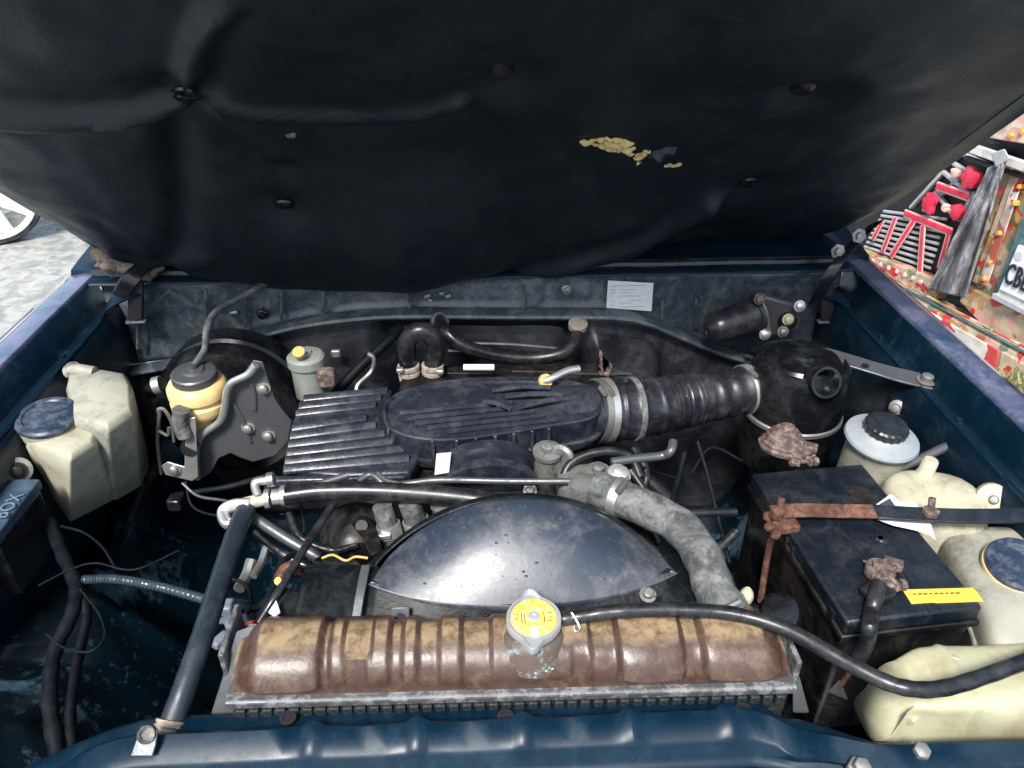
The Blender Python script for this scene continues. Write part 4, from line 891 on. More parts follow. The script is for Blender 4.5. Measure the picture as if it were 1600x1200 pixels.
fr_ = thing('brake_reservoir', 'amber brake fluid reservoir with ridged sides and a grey cap', 'reservoir', at(308, 640, z=.90))
cb = at(307, 600, z=.975)
MB().lathe([(.022, -.090), (.030, -.080), (.033, -.062), (.036, -.050), (.0435, -.044), (.0455, -.036), (.0455, -.026), (.042, -.022), (.042, -.018), (.046, -.014), (.046, -.002), (.041, .006), (.032, .010)], cb, (.03, -.06, 1), 44).build('bowl', M['fluid'], fr_, ang=40)
MB().lathe([(.033, .008), (.0345, .010), (.0345, .022), (.032, .024), (.018, .026), (.016, .030), (.008, .031), (.007, .038), (.001, .038)], cb, (.03, -.06, 1), 36).build('cap', M['shield'], fr_, ang=30)
tag(MB().tube([cb+V((.004, 0, .034)), at(320, 545, z=1.02), at(323, 515, y=1.10), at(338, 487, y=1.16), at(375, 466, y=1.22), at(420, 440, y=1.28)], .0055, 10, 6).build('level_cable', M['rubber_dusty']), 'grey cable rising from the amber reservoir cap towards the hood', 'cable')
hsd = thing('heat_shield', 'grey stamped steel shield in front of the brake booster', 'heat shield', at(380, 660, y=1.03))
Y = 1.03
P = [at(u, v, y=Y) for u, v in ((300, 742), (302, 700), (312, 675), (338, 655), (346, 640), (350, 612), (356, 596), (382, 582), (396, 563), (410, 566), (418, 590), (428, 622), (440, 640), (456, 658), (450, 690), (430, 712), (395, 722), (375, 715), (360, 708), (342, 716), (330, 738), (316, 748))]
MB().prism(P, (0, .003, 0)).build('plate', M['shield'], hsd, bevel=.0012)
E1 = crom([at(u, v, y=Y-.012) for u, v in ((308, 748), (306, 705), (316, 680), (342, 660), (350, 642), (354, 614), (362, 598), (388, 585), (400, 570))], 5)
MB().tube(E1, .0048, 10, 1, flat=1.2).build('rolled_edge', M['bright'], hsd)
for u, v in ((412, 606), (420, 680), (388, 668)): bolt(hsd, at(u, v, y=Y), (0, -1, .2), .007, .009)
for u0, v0, u1, v1 in ((365, 630, 392, 690), (392, 596, 398, 640)): MB().tube([at(u0, v0, y=Y), at((u0+u1)/2+3, (v0+v1)/2, y=Y), at(u1, v1, y=Y)], .004, 8, 4).build('stamped_bead', M['shield'], hsd)
br = thing('bracket', 'pale metal bracket with an angled foot below the amber reservoir', 'bracket', at(285, 735, y=1.0))
MB().prism([at(u, v, y=1.0) for u, v in ((290, 655), (305, 652), (310, 745), (300, 752), (258, 742), (252, 728), (262, 722), (288, 730))], (0, .003, 0)).build('plate', M['bright'], br, bevel=.001)
bolt(br, at(272, 734, y=1.0), (0, -1, .2), .007, .006)
for i, P in enumerate(([(250, 650), (247, 640), (256, 640), (268, 660), (272, 690)], [(250, 640), (246, 690), (252, 740)], [(246, 672), (262, 680), (264, 668)])):
    tag(MB().tube([at(u, v, y=1.02) for u, v in P], .0028, 8, 5).build('brake_pipe', M['steel']), ('curved steel brake pipe hooking over left of the pale bracket', 'straight steel brake pipe hanging left of the pale bracket', 'short looped brake pipe joining two others beside the pale bracket')[i], 'pipe', 'brake pipes by the amber reservoir')
tag(MB().tube([at(283, 640, y=1.0), at(282, 660, y=1.0), at(290, 680, y=1.0)], .013, 12, 4).build('reservoir_hose', M['rubber_dusty']), 'short dusty hose under the amber brake fluid reservoir', 'hose')
cl = thing('clutch_reservoir', 'small grey green reservoir with a yellow ring on its cap', 'reservoir', at(478, 610, y=1.12))
cc_ = at(478, 560, y=1.12)
MB().lathe([(.026, -.07), (.027, -.012), (.031, -.010), (.031, .004), (.027, .008), (.012, .010), (.010, .014), (.001, .015)], cc_, (0, 0, 1), 30).build('bowl', mat('grey_green_plastic', (.20, .22, .20), .5, dust=(.3, .28, .22), damt=.6, dscale=20), cl, ang=30)
MB().lathe([(.006, 0), (.010, 0), (.010, .008), (.006, .008)], at(468, 553, y=1.10), (0, -.5, .8), 18).build('yellow_ring', M['wire_yellow'], cl)
MB().box(at(510, 590, y=1.10), (.030, .02, .035)).build('rusty_foot', M['corr'], cl, bevel=.006)
# ------------------------------------------------------------------ heater hoses
def clothed(parent, p, ax):
    for k in range(3): MB().lathe([(.0155, -.005), (.0195, -.003), (.0195, .003), (.0155, .005)], p+V(ax)*(k*.0105), ax, 16).build('wrapped_clamp', M['tape'], parent)
hh_ = thing('heater_hose', 'short black hose bent over in a tight U above two beige clamps', 'hose', at(655, 585, y=1.15))
HPT = [at(u, v, y=1.15) for u, v in ((645, 600), (638, 570), (636, 540), (644, 522), (660, 517), (674, 525), (680, 545), (676, 572), (672, 600))]
MB().tube(HPT, .0155, 16, 6).build('hose', M['rubber'], hh_)
clothed(hh_, HPT[1]+V((.0, 0, -.004)), (.06, 0, -1)); clothed(hh_, HPT[7]+V((0, 0, 0)), (-.03, 0, -1))
for p in (at(625, 578, y=1.13), at(688, 580, y=1.13)): MB().box(p, (.012, .010, .008)).build('clamp_screw', M['bright'], hh_, bevel=.002)
lh = thing('long_heater_hose', 'long black heater hose sagging along the firewall above the engine', 'hose', at(800, 555, y=1.22))
LP_ = crom([at(u, v, y=y) for u, v, y in ((685, 500, 1.28), (695, 515, 1.24), (720, 538, 1.22), (770, 554, 1.22), (830, 560, 1.22), (875, 553, 1.22), (897, 535, 1.24), (903, 508, 1.28))], 6)
MB().tube(LP_, .0125, 14, 1).build('hose', M['rubber'], lh)
MB().lathe([(.0125, -.006), (.018, -.005), (.018, .005), (.0125, .006)], at(903, 508, y=1.27), (0, -.3, 1), 18).build('end_clamp', M['tape'], lh)
MB().lathe([(.0125, -.006), (.017, -.005), (.017, .005), (.0125, .006)], at(687, 502, y=1.275), (.4, -.5, .6), 18).build('end_clamp', M['steel'], lh)
for i, P in enumerate(([(720, 536), (800, 538), (880, 545)], [(700, 548), (790, 552), (870, 558)])):
    tag(MB().tube([at(u, v, y=1.27) for u, v in P], .0028, 8, 4).build('firewall_pipe', M['steel']), ('upper thin steel pipe along the firewall behind the long heater hose', 'lower thin steel pipe along the firewall behind the long heater hose')[i], 'pipe', 'thin pipes along the firewall')
tag(MB().cyl(at(724, 574, y=1.12), at(772, 574, y=1.12), .0055, n=12).build('white_tube', M['white']), 'short white tube lying behind the oval duct', 'tube')
tag(MB().tube([at(520, 620, y=1.15), at(560, 575, y=1.18), at(610, 530, y=1.22), at(625, 512, y=1.25)], .009, 10, 4).build('wiring_loom', M['wire']), 'black wiring loom climbing from the ribbed cover to the firewall', 'wiring')
tag(MB().tube([at(575, 552, y=1.15), at(584, 560, y=1.15), at(580, 580, y=1.15), at(560, 600, y=1.13), at(556, 612, y=1.12)], .0035, 8, 4).build('bleed_pipe', M['bright']), 'small bright bent pipe in front of the climbing wiring loom', 'pipe')
tag(MB().box(at(525, 552, y=1.26), (.018, .010, .016)).build('firewall_clip', M['bright'], bevel=.003), 'small bright clip on the lower firewall beside the wiring loom', 'clip')
# black bulk behind the duct
tag(MB().box((.02, 1.19, .87), (.30, .05, .06)).build('rear_manifold', M['dirty'], bevel=.012), 'dark grimy manifold block under the long heater hose', 'manifold')
# ------------------------------------------------------------------ wiper motor
wm = thing('wiper_motor', 'dark cylindrical wiper motor bolted to the right of the firewall', 'motor', at(1160, 500, y=1.24))
a, b = at(1112, 515, y=1.235), at(1185, 488, y=1.255)
MB().lathe([(.004, -.012), (.016, -.010), (.026, 0), (.030, .008), (.031, .02), (.031, .085), (.034, .087), (.034, .094)], a, b-a, 30).build('motor_can', M['duct'], wm, ang=30)
MB().prism([at(u, v, y=1.262) for u, v in ((1180, 470), (1195, 462), (1240, 475), (1255, 488), (1250, 515), (1220, 528), (1195, 525))], (0, .016, 0)).build('gearbox', M['shield'], wm, bevel=.005)
MB().lathe([(.018, 0), (.018, .008), (.008, .010), (.008, .014), (.001, .014)], at(1230, 500, y=1.262), (0, -1, .2), 16).build('gear_boss', M['dirty'], wm)
MB().strip([at(1188, 470, y=1.24), at(1196, 490, y=1.235), at(1200, 522, y=1.235)], (.010, 0, 0), (0, -.003, 0), 4).build('mounting_bracket', M['steel'], wm, bevel=.0008)
for u, v, m_ in ((1187, 467, 'corr'), (1249, 478, 'bright'), (1231, 499, 'yel_bottle'), (1195, 522, 'bright'), (1112, 517, 'bright'), (1223, 518, 'steel')):
    bolt(wm, at(u, v, y=1.232 if u < 1215 else 1.25), (0, -1, .25), .007, .008, M[m_])
tag(MB().tube([at(u, v, y=1.25) for u, v in ((1170, 545), (1200, 556), (1250, 552), (1290, 560), (1330, 530), (1335, 490))], .007, 10, 5).build('wiring_loom', M['wire']), 'black wiring loom sagging under the wiper motor to the right fender', 'wiring')
# ------------------------------------------------------------------ hoses and pipes over the front of the engine
rh = thing('refrigerant_hose', 'long grey black hose with a pale fitting crossing in front of the engine', 'hose', at(600, 775, z=.94))
MB().tube(pts([(445, 775, .975), (500, 768, .977), (580, 767, .977), (680, 773, .975), (780, 785, .972), (860, 800, .965), (900, 830, .94)]), lambda t: .0125-.001*t, 16, 7).build('hose', M['rubber'], rh)
MB().cyl(at(380, 788, z=.972), at(420, 778, z=.975), .0085, n=14).build('fitting_tube', M['cream'], rh)
for u, r, w_ in ((418, .0125, .006), (432, .0105, .010), (443, .0135, .006)):
    p = at(u, 779-(u-418)*.2, z=.975); MB().lathe([(r*.8, -w_/2), (r, -w_/2), (r, w_/2), (r*.8, w_/2)], p, (1, .1, .0), 16).build('fitting_ring', M['bright'], rh)
MB().tube(pts([(402, 772, .985), (398, 757, .997), (404, 752, 1.0), (420, 750, 1.0)]), .0055, 10, 4).build('charge_port', M['bright'], rh)
MB().lathe([(.0095, 0), (.0095, .008), (.007, .009)], at(418, 750, z=1.0), (1, .1, .1), 12).build('port_cap', M['steel'], rh)
P = crom(pts([(392, 788, .975), (365, 790, .972), (350, 800, .965), (356, 818, .96), (372, 815, .96)]), 5)
MB().tube(P, .0075, 10, 1, flat=1.2).build('hose_elbow', M['bright'], rh)
dh = thing('down_hose', 'shiny black hose dropping from the pale fitting to the front left corner', 'hose', at(310, 980, z=.85))
MB().tube(pts([(385, 795, .968), (368, 835, .962), (345, 905, .955), (318, 990, .945), (292, 1065, .93), (268, 1130, .91)]), lambda t: .0125*(1+.015*math.sin(t*90)), 14, 8).build('hose', mat('shiny_hose', (.012, .018, .026), .28, dust=(.05, .06, .07), damt=.5, dscale=20), dh)
MB().tube(pts([(268, 1125, .915), (262, 1145, .908), (255, 1165, .90)]), lambda t: .0145*(1+.10*math.sin(t*34)), 12, 6).build('braided_end', M['tape'], dh)
for l, P, r, m_ in (('grey rod slanting down to the right below the pale fitting', [(392, 806, .95), (445, 840, .935), (500, 872, .915)], .0072, 'shield'),
        ('thin black dipstick tube slanting down to the radiator left end', [(522, 786, .965), (480, 850, .96), (435, 925, .95), (405, 972, .93)], .0052, 'rubber'),
        ('grey rod under the ribbed cover pointing at the long hose', [(470, 765, .955), (500, 756, .957), (545, 742, .96)], .005, 'shield')):
    tag(MB().tube(pts(P), r, 10, 4).build('rod' if 'rod' in l else 'dipstick_tube', M[m_]), l, 'rod' if 'rod' in l else 'tube')
tag(MB().tube(pts([(560, 752, .975), (576, 742, .978), (588, 745, .978), (604, 758, .972), (640, 755, .972), (690, 750, .974), (800, 752, .974), (940, 752, .976)]), .0045, 10, 4).build('fuel_pipe', M['shield']), 'thin bent grey pipe running in front of the arched cover', 'pipe')
tag(MB().tube(pts([(590, 740, .98), (605, 752, .976), (625, 757, .974)]), .004, 8, 4).build('fuel_pipe', M['shield']), 'short branch of the thin grey pipe below the ribbed cover', 'pipe')
P = pts([(682, 710), (705, 708), (702, 738), (679, 742)], .965)
tag(MB().prism(P, (0, .001, .001)).build('paper_tag', M['faint']), 'white paper tag hanging from the oval duct rim', 'tag')
for l, P, r, m_ in (('black hose looping round behind the right filler fitting', [(880, 790, .93), (882, 740, .965), (905, 715, .98), (950, 705, .985), (985, 715, .975), (1000, 745, .955)], .0062, 'rubber'),
        ('grey hose bending up at its right end below the air hose', [(955, 722, .975), (1000, 716, .975), (1035, 712, .975), (1048, 705, .985), (1052, 690, .99)], .0062, 'shield'),
        ('thin black hose running right to the battery side', [(985, 735, .96), (1020, 780, .94), (1060, 800, .94), (1150, 800, .935)], .0058, 'rubber'),
        ('dark cable falling behind the upper radiator hose', [(1070, 705, .96), (1062, 740, .93), (1050, 790, .88), (1055, 830, .84)], .004, 'wire'),
        ('thick dark hose low behind the upper radiator hose', [(1000, 740, .90), (1050, 790, .86), (1080, 850, .82)], .012, 'rubber')):
    tag(MB().tube(pts(P), r, 10, 5).build('engine_hose', M[m_]), l, 'hose')
tag(MB().tube(pts([(503, 872, .925), (520, 867, .93), (540, 876, .93), (555, 870, .93), (575, 872, .93)]), .0016, 6, 5).build('yellow_wire', M['wire_yellow']), 'thin yellow wire between the slanting rod and the fan shroud', 'wire')
# ------------------------------------------------------------------ left bay: wiring, conduit, connectors
tag(MB().tube(pts([(130, 906, .86), (180, 905, .86), (250, 917, .86), (325, 938, .87)]), lambda t: .0062*(1+.13*math.sin(t*230)), 10, 34).build('corrugated_conduit', mat('blue_grey_conduit', (.03, .045, .06), .3, bump=0)), 'grey corrugated conduit crossing the left side of the bay', 'conduit')
WL = [('thick dark wiring loom hanging below the relay box', [(78, 815, .86), (95, 860, .86), (118, 915, .86), (112, 960, .86), (85, 1020, .85), (78, 1100, .84), (92, 1190, .82)], .011, 'wire'),
      ('thin wire running from the reservoir across the loom', [(95, 822, .865), (130, 832, .865), (160, 855, .865), (182, 890, .86)], .0024, 'wire'),
      ('thin arching wire over the grey conduit', [(60, 915, .87), (110, 890, .87), (150, 880, .87), (210, 890, .87), (280, 860, .87)], .0020, 'wire'),
      ('loose loop of thin wire low in the left bay', [(125, 920, .87), (155, 960, .86), (163, 995, .86), (140, 1018, .86), (100, 1012, .86), (72, 990, .86)], .0021, 'wire'),
      ('second dark loom falling steeply behind the first', [(120, 905, .84), (135, 960, .82), (120, 1040, .80), (110, 1120, .79), (120, 1195, .78)], .008, 'wire'),
      ('thin pale wire trailing right under the pale bracket', [(285, 755, .93), (310, 775, .92), (350, 782, .93), (375, 790, .95)], .0028, 'shield'),
      ('thin dark wire looping below the pale bracket foot', [(290, 752, .92), (300, 790, .90), (335, 805, .90), (372, 800, .93)], .0024, 'wire'),
      ('bundle of dark wires behind the dropping hose', [(345, 960, .86), (370, 945, .87), (400, 950, .88), (425, 930, .89)], .007, 'wire'),
      ('dark cable looping over the plug connectors', [(330, 930, .88), (352, 905, .88), (385, 915, .88), (392, 950, .88), (370, 975, .89)], .0035, 'wire'),
      ('red wire by the left end of the radiator', [(372, 990, .88), (385, 975, .90), (400, 972, .91)], .0030, 'wire_red'),
      ('black cable behind the dipstick tube', [(405, 965, .92), (425, 920, .93), (440, 880, .93), (470, 860, .92)], .0055, 'wire'),
      ('thin wire hanging from the long hose into the dark', [(470, 790, .93), (475, 830, .90), (460, 870, .88), (480, 905, .88)], .0022, 'wire'),
      ('dark cable dropping between the air hose and battery', [(1090, 690, .93), (1105, 740, .90), (1120, 800, .86), (1140, 880, .82)], .004, 'wire'),
      ('thin cable looping low under the air cleaner', [(1000, 730, .92), (1070, 745, .90), (1110, 700, .92), (1160, 720, .90)], .003, 'wire')]
WL += [('black taped loom between the dipstick tube and fan shroud', [(450, 800, .93), (470, 840, .90), (520, 860, .89), (560, 850, .90)], .007, 'rubber'),
      ('dark hose crossing low under the slanting grey rod', [(400, 830, .90), (450, 870, .88), (500, 890, .87), (560, 895, .86)], .009, 'rubber'),
      ('black hose curving down right of the water outlet', [(990, 700, .93), (1010, 740, .91), (1000, 790, .88), (1030, 850, .85)], .008, 'rubber'),
      ('dark pipe low between the radiator hose and battery', [(1150, 830, .86), (1120, 870, .84), (1140, 930, .83)], .009, 'rubber'),
      ('black vacuum line behind the arched cover', [(640, 705, .93), (680, 690, .94), (760, 695, .94), (840, 705, .94)], .005, 'rubber'),
      ('dark cable bundle under the brake booster', [(300, 770, .88), (360, 760, .88), (420, 745, .90), (450, 760, .91)], .006, 'wire')]
for l, P, r, m_ in WL: tag(MB().tube(pts(P), (lambda t, r=r: r*(.8+.06*math.sin(t*70)) if r > .006 else r*.72), 14, 10).build('wire', M[m_]), l, 'wire')
for i, (u, v, z, d, l) in enumerate(((348, 955, .86, (.030, .02, .03), 'grey blue plug connector behind the dropping hose'), (372, 978, .88, (.028, .018, .02), 'small grey plug connector by the radiator left end'), (345, 1000, .86, (.024, .014, .012), 'loose grey plug connector low by the dropping hose'), (275, 785, .90, (.02, .02, .02), 'dark plug connector below the pale bracket'))):
    t_ = thing('plug_connector', l, 'connector', at(u, v, z=z)); R_ = Matrix.Rotation(.5*i, 3, 'Z')
    MB().box(at(u, v, z=z), d, R_).build('housing', M['conn'] if i < 3 else M['black'], t_, bevel=.004, seg=3); MB().box(at(u, v, z=z)+R_ @ V((d[0]*.6, 0, 0)), (d[0]*.5, d[1]*.7, d[2]*.6), R_).build('latch', M['black'], t_, bevel=.002)
for u, v, z, r, l in ((385, 900, .84, .02, 'crumpled dark bracket behind the dropping hose'), (408, 880, .85, .014, 'bright streaked pipe end right of the dropping hose')):
    tag(MB().tube([at(u-12, v+20, z=z), at(u, v, z=z), at(u+8, v-25, z=z+.01)], r*.4, 8, 4).build('small_pipe', M['steel']), l, 'pipe')
tag(MB().prism(pts([(420, 958), (432, 940), (438, 958), (430, 965)], .955), (0, 0, .002)).build('white_scrap', M['white']), 'small white scrap at the left end of the fan shroud', 'scrap')
tag(MB().ball(at(435, 908, z=.955), .005, 10).build('yellow_plug', M['yellow']), 'tiny yellow plug beside the dipstick tube', 'plug')
# relay box
rbx = thing('relay_box', 'dark relay box with raised lid letters at the left edge', 'relay box', at(0, 840, z=.80))
A, B, Cc, D = at(20, 748, z=.93), at(62, 748, z=.93), at(-10, 842, z=.925), at(-75, 842, z=.925)
MB().loft([[A, B, Cc, D], [p+V((0, 0, -.016)) for p in (A, B, Cc, D)]]).build('lid', M['fusebox'], rbx, bevel=.002)
MB().loft([inset([A, B, Cc, D], .08, -.0165), inset([A+V((0, -.0, 0)), B, Cc, D], .10, -.11)]).build('box', M['black'], rbx, bevel=.003)
ex = (B-Cc).normalized()
M_ = basis(at(8, 810, z=.9312), at(50, 757, z=.9312)-at(8, 810, z=.9312), (A-B))
text('BOX', .027, .0006, M_, 'raised_letters', M['fuseink'], rbx, None, .85)
tag(MB().box(at(5, 905, z=.76), (.07, .09, .12), Matrix.Rotation(.3, 3, 'Z')).build('dark_module', M['black'], bevel=.006), 'dark plastic module below the relay box at the left edge', 'module')
# front-left tab and scraps
ft = thing('tie_down_tab', 'pale metal tab with a bolt hole in the front left corner', 'tab', at(225, 1170, z=.88))
MB().prism(pts([(203, 1182, .934), (215, 1150, .944), (222, 1136, .949), (238, 1134, .950), (246, 1142, .948), (243, 1165, .940), (238, 1182, .934)]), (0, .003, -.002)).build('plate', M['shield'], ft, bevel=.001)
MB().lathe([(.0085, 0), (.0085, .002), (.005, .0025), (.005, .0008), (.0005, .0008)], at(229, 1148, z=.9465), (0, -.6, .8), 18).build('bolt_hole', M['dirty'], ft)
# ------------------------------------------------------------------ white parked car on the left
pk = thing('parked_car', 'white parked car whose alloy wheel shows left of the raised hood', 'car', (-3.1, 4.6, 0))
wc = at(4, 376, z=0)+V((0, 0, .275)); wx = V((1, .25, 0)).normalized(); wn = V((.25, -1, 0)).normalized(); wn = V((.45, -.9, 0)).normalized(); wx = V((.9, .45, 0)).normalized()
ty = MB().lathe([(.20, -.10), (.26, -.10), (.275, -.07), (.275, .05), (.262, .085), (.235, .09), (.225, .07)], wc, wn, 48).build('tyre', M['tyre'], pk)
rm = MB().lathe([(.232, .07), (.238, .092), (.226, .094), (.212, .075), (.205, .02), (.19, -.05)], wc, wn, 48).build('rim', M['alloy'], pk)
for k in range(5):
    q = 2*math.pi*k/5+.95; d = wx*math.cos(q)+V((0, 0, 1))*math.sin(q); e = wn.cross(d)
    MB().loft([[wc+d*.03+e*s+wn*h for s, h in ((-.045, .03), (.045, .03), (.035, .075), (-.035, .075))], [wc+d*.21+e*s+wn*h for s, h in ((-.095, .04), (.095, .04), (.08, .085), (-.08, .085))]]).build('spoke', M['alloy'], rm, bevel=.006)
MB().lathe([(.06, .03), (.06, .085), (.045, .095), (.001, .097)], wc, wn, 24).build('hub_cap', M['alloy'], rm)
MB().lathe([(.15, -.04), (.15, 0), (.001, .0)], wc, wn, 30).build('brake_disc', M['dirty'], pk)
back = -wn
def cpnt(s, dpt, z): return wc + wx*s + back*dpt + V((0, 0, z-wc.z))
arch = [(-.33, .18)] + [(.33*math.cos(math.pi-math.pi*k/16), .275+.33*math.sin(math.pi*k/16)) for k in range(17)] + [(.33, .22), (.75, .26), (.80, .55), (.72, .80), (.2, .95), (-.9, 1.0), (-2.6, 1.0), (-2.9, .7), (-2.9, .2)]
MB().loft([[cpnt(s, -.02+.0, z) for s, z in arch], [cpnt(s, 1.55, z) for s, z in arch]]).build('body', M['carwhite'], pk, bevel=.02)
cab = [(-.1, .99), (-.7, 1.42), (-2.0, 1.45), (-2.7, 1.02)]
MB().loft([[cpnt(s, .10, z) for s, z in cab], [cpnt(s, 1.45, z) for s, z in cab]]).build('cabin', M['black'], pk, bevel=.05)
# ------------------------------------------------------------------ decorated truck on the right
TD = V((.177, -.984, 0)).normalized(); TN = V((-.984, -.177, 0)).normalized(); TO = V((1.92, 2.35, 0))
def tp(u, v, off=0):
    r = ray(u, v); o = TO+TN*off; k = (o-CAM).dot(TN)/r.dot(TN); return CAM+r*k
tr = thing('truck', 'painted truck front with red grille and ornate panels right of the raised hood', 'truck', TO)
def tpoly(P, off, th, name, m, parent=None, bevel=.004):
    return MB().prism([tp(u, v, off) for u, v in P], TN*-th).build(name, M[m], parent or tr, bevel=bevel)
# cab mass behind everything
def tl(s, z, off): return TO + TD*s + V((0, 0, z)) + TN*off
MB().loft([[tl(s, z, -.12) for s, z in ((-2.2, .25), (1.6, .25), (1.6, 2.6), (-2.2, 2.6))], [tl(s, z, -2.5) for s, z in ((-2.2, .25), (1.6, .25), (1.6, 2.6), (-2.2, 2.6))]]).build('cab', M['tblack'], tr)
for s in (-.9, .9):
    MB().lathe([(.2, -.12), (.45, -.12), (.5, -.08), (.5, .10), (.45, .14), (.2, .14)], tl(s*1.0, .5, -1.2), TD, 32).build('wheel', M['tyre'], tr)
gr_ = tpoly([(1330, 330), (1495, 190), (1570, 235), (1450, 460), (1345, 395)], -.06, .03, 'grille_backing', 'tblack')
for k in range(11):   # horizontal grey slats of the lower grille
    a0, b0 = (1352+k*2.2, 395-k*6.9), (1447+k*3.2, 440-k*9.5)
    A, B = tp(a0[0]-8+k*1.5, a0[1]+4, -.045), tp(b0[0], b0[1]-2, -.045)
    MB().tube([A, B], .0065, 6, 1).build('slat', M['tgrey'], gr_)
def bar(u0, v0, u1, v1, wpx, off, m, name='bar', th=.02):
    A, B = tp(u0, v0, off), tp(u1, v1, off); d = (B-A).normalized(); e = d.cross(TN); w_ = wpx*.0018
    return MB().loft([[A-e*w_, A+e*w_, A+e*w_-TN*th, A-e*w_-TN*th], [B-e*w_, B+e*w_, B+e*w_-TN*th, B-e*w_-TN*th]]).build(name, M[m], tr, bevel=.003)
for a in ((1412, 333, 1486, 363, 12), (1462, 290, 1512, 308, 12), (1378, 393, 1398, 340, 9), (1390, 402, 1428, 343, 10), (1436, 425, 1441, 352, 10), (1362, 375, 1378, 345, 8), (1466, 420, 1482, 362, 8)):
    bar(a[0], a[1], a[2], a[3], a[4]*.80, -.020, 'tpink', 'bar_edge', .008); bar(a[0], a[1], a[2], a[3], a[4]*.45, -.016, 'red', 'bar', .006)
for a in ((1420, 325, 1470, 270), (1440, 330, 1495, 280), (1470, 268, 1520, 310), (1480, 250, 1530, 285), (1500, 240, 1545, 260), (1458, 300, 1490, 340), (1495, 345, 1520, 300), (1508, 235, 1470, 262)):
    bar(*a, 4, -.035, 'tgrey', 'lattice_bar')
def flower(u, v, r, m, off=.0):
    c = tp(u, v, off); mb = MB(); n = 40
    ring = lambda f, h: [c+(TD*math.cos(q)+V((0, 0, 1))*math.sin(q))*(r*f*(1+.45*mnoise.noise((math.cos(q)*1.5+u, math.sin(q)*1.5, v))))+TN*h for q in [2*math.pi*k/n for k in range(n)]]
    o = mb.loft([ring(1, -.02), ring(1, -.003), ring(.7, .002), ring(.1, .003)]).build('flower', M[m], tr); return o
for u, v, r, m_ in ((1513, 278, .040, 'red'), (1450, 317, .037, 'red'), (1492, 332, .030, 'red'), (1490, 270, .020, 'tpink'), (1474, 325, .016, 'tpink')):
    f_ = flower(u, v, r, m_)
# ornate strip and bumper
tpoly([(1335, 388), (1470, 440), (1462, 468), (1335, 408)], .0, .05, 'ornate_strip', 'tgold')
for k in range(9): flower(1350+k*12.5, 403+k*5.4, .011, 'tpink', .004)
bar(1335, 410, 1610, 556, 2.5, .045, 'tteal', 'trim_rail', .01); bar(1335, 404, 1610, 548, 2.5, .045, 'tgold', 'trim_rail', .01)
bmp = tpoly([(1325, 408), (1610, 560), (1610, 640), (1560, 640), (1325, 455)], .04, .10, 'bumper', 'tgold', bevel=.01)
tpoly([(1395, 455), (1560, 548), (1552, 600), (1500, 575), (1390, 475)], .046, .008, 'bumper_panel', 'tredwhite')
random.seed(5)
tpoly([(1564, 548), (1612, 575), (1612, 650), (1556, 612)], .046, .02, 'bumper_corner', 'tgold')
# weeds under the bumper
mb = MB()
for k in range(900):
    c = tp(random.uniform(1540, 1640), random.uniform(590, 690), random.uniform(.05, .35)); d = V((random.gauss(0, .4), random.gauss(0, .4), 1)).normalized()*random.uniform(.03, .09); e = V((random.gauss(0, 1), random.gauss(0, 1), 0)).normalized()*.005
    mb.add([c-e, c+e, c+d], [(0, 1, 2)])
gw = mb.build('weeds', M['grass']); gw['kind'] = 'stuff'; gw['label'] = 'dry yellow green weeds below the truck bumper'; gw['category'] = 'weeds'
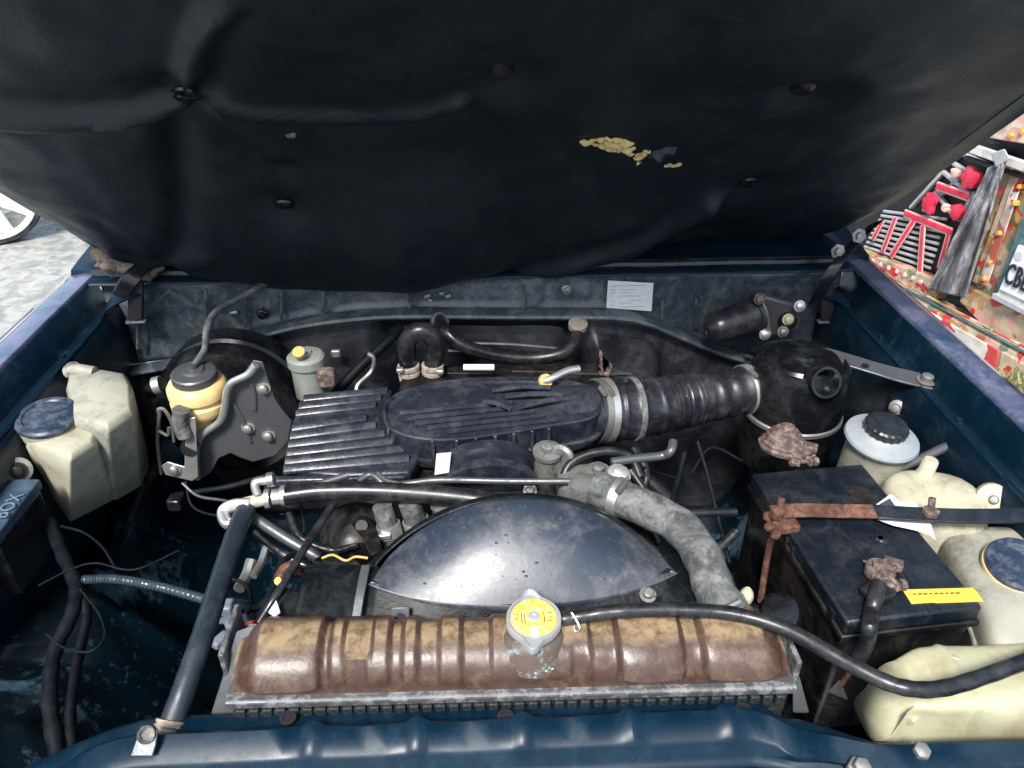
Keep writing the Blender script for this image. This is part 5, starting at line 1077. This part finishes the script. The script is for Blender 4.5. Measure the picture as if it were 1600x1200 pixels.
# ornate brown panel with plate frame
tpoly([(1500, 440), (1560, 250), (1640, 290), (1640, 560), (1500, 475)], -.02, .05, 'ornate_panel', 'tbrown')
tpoly([(1518, 440), (1582, 262), (1600, 268), (1535, 450)], -.01, .03, 'panel_border', 'tgold')
tpoly([(1527, 442), (1588, 270), (1600, 275), (1541, 448)], -.006, .006, 'border_strip', 'tredwhite')
for (u, v) in ((1591, 292), (1583, 318), (1560, 365), (1545, 410), (1536, 436)): flower(u, v, .009, 'torange', .002)
tpoly([(1498, 470), (1518, 452), (1640, 510), (1640, 572), (1560, 535)], .002, .03, 'lower_panel', 'tgold')
tpoly([(1552, 462), (1600, 330), (1640, 350), (1640, 500)], .006, .02, 'plate_frame', 'tteal')
fl = tpoly([(1556, 462), (1590, 382), (1660, 410), (1660, 512)], .015, .012, 'frame_ledge', 'twhite')
Pp = [tp(u, v, .022) for u, v in ((1561, 452), (1590, 384), (1700, 428), (1680, 508))]
nb = MB().prism(Pp, TN*-.006).build('number_plate', M['white'], tr, bevel=.002)
ex = (Pp[3]-Pp[0]).normalized(); ey = (Pp[1]-Pp[0]).normalized()
text('CBE', .105, .002, basis(tp(1567, 440, .0265), ex, ey), 'plate_letters', M['inkblack'], nb, .0015, .52)
MB().lathe([(.010, 0), (.016, 0), (.016, .002), (.010, .002)], tp(1592, 400, .0225), TN, 18).build('plate_emblem', M['faint'], nb)
bar(1549, 462, 1612, 494, 6, .03, 'tgrey', 'plate_shelf')
# top rail with buckle, pink header
tpoly([(1540, 215), (1620, 160), (1640, 245), (1600, 225)], .0, .06, 'header_panel', 'tpanel'); 
for u, v in ((1578, 212), (1596, 206)): flower(u, v, .010, 'torange', .006)
bar(1515, 232, 1620, 268, 9, .02, 'twhite', 'top_rail'); bar(1505, 246, 1612, 282, 4, .01, 'tblack', 'top_gap')
bk = thing('hanging_cloth', 'grey crumpled cloth hanging from a buckle on the truck front', 'cloth', tp(1490, 450, .05))
MB().loft([[tp(u, v, o) for u, v in ((1548, 240), (1570, 232), (1578, 248), (1556, 262))] for o in (.04, .06)]).build('buckle', M['tgrey'], bk, bevel=.004)
rows = []
for j in range(60):
    t = j/59; L0 = V((1545, 262)).lerp(V((1450, 452)), t); R0 = V((1572, 250)).lerp(V((1508, 465)), t); row = []
    for i in range(41):
        k = i/40; q = L0.lerp(R0, k); row.append(tp(q.x, q.y, .05+.03*math.sin(k*11+2*t)*t+.03*mnoise.noise((k*5, t*4, 1))+.008*mnoise.noise((k*14, t*12, 4))))
    rows.append(row)
MB().grid(rows).build('cloth', M['cloth'], bk, solid=.006)
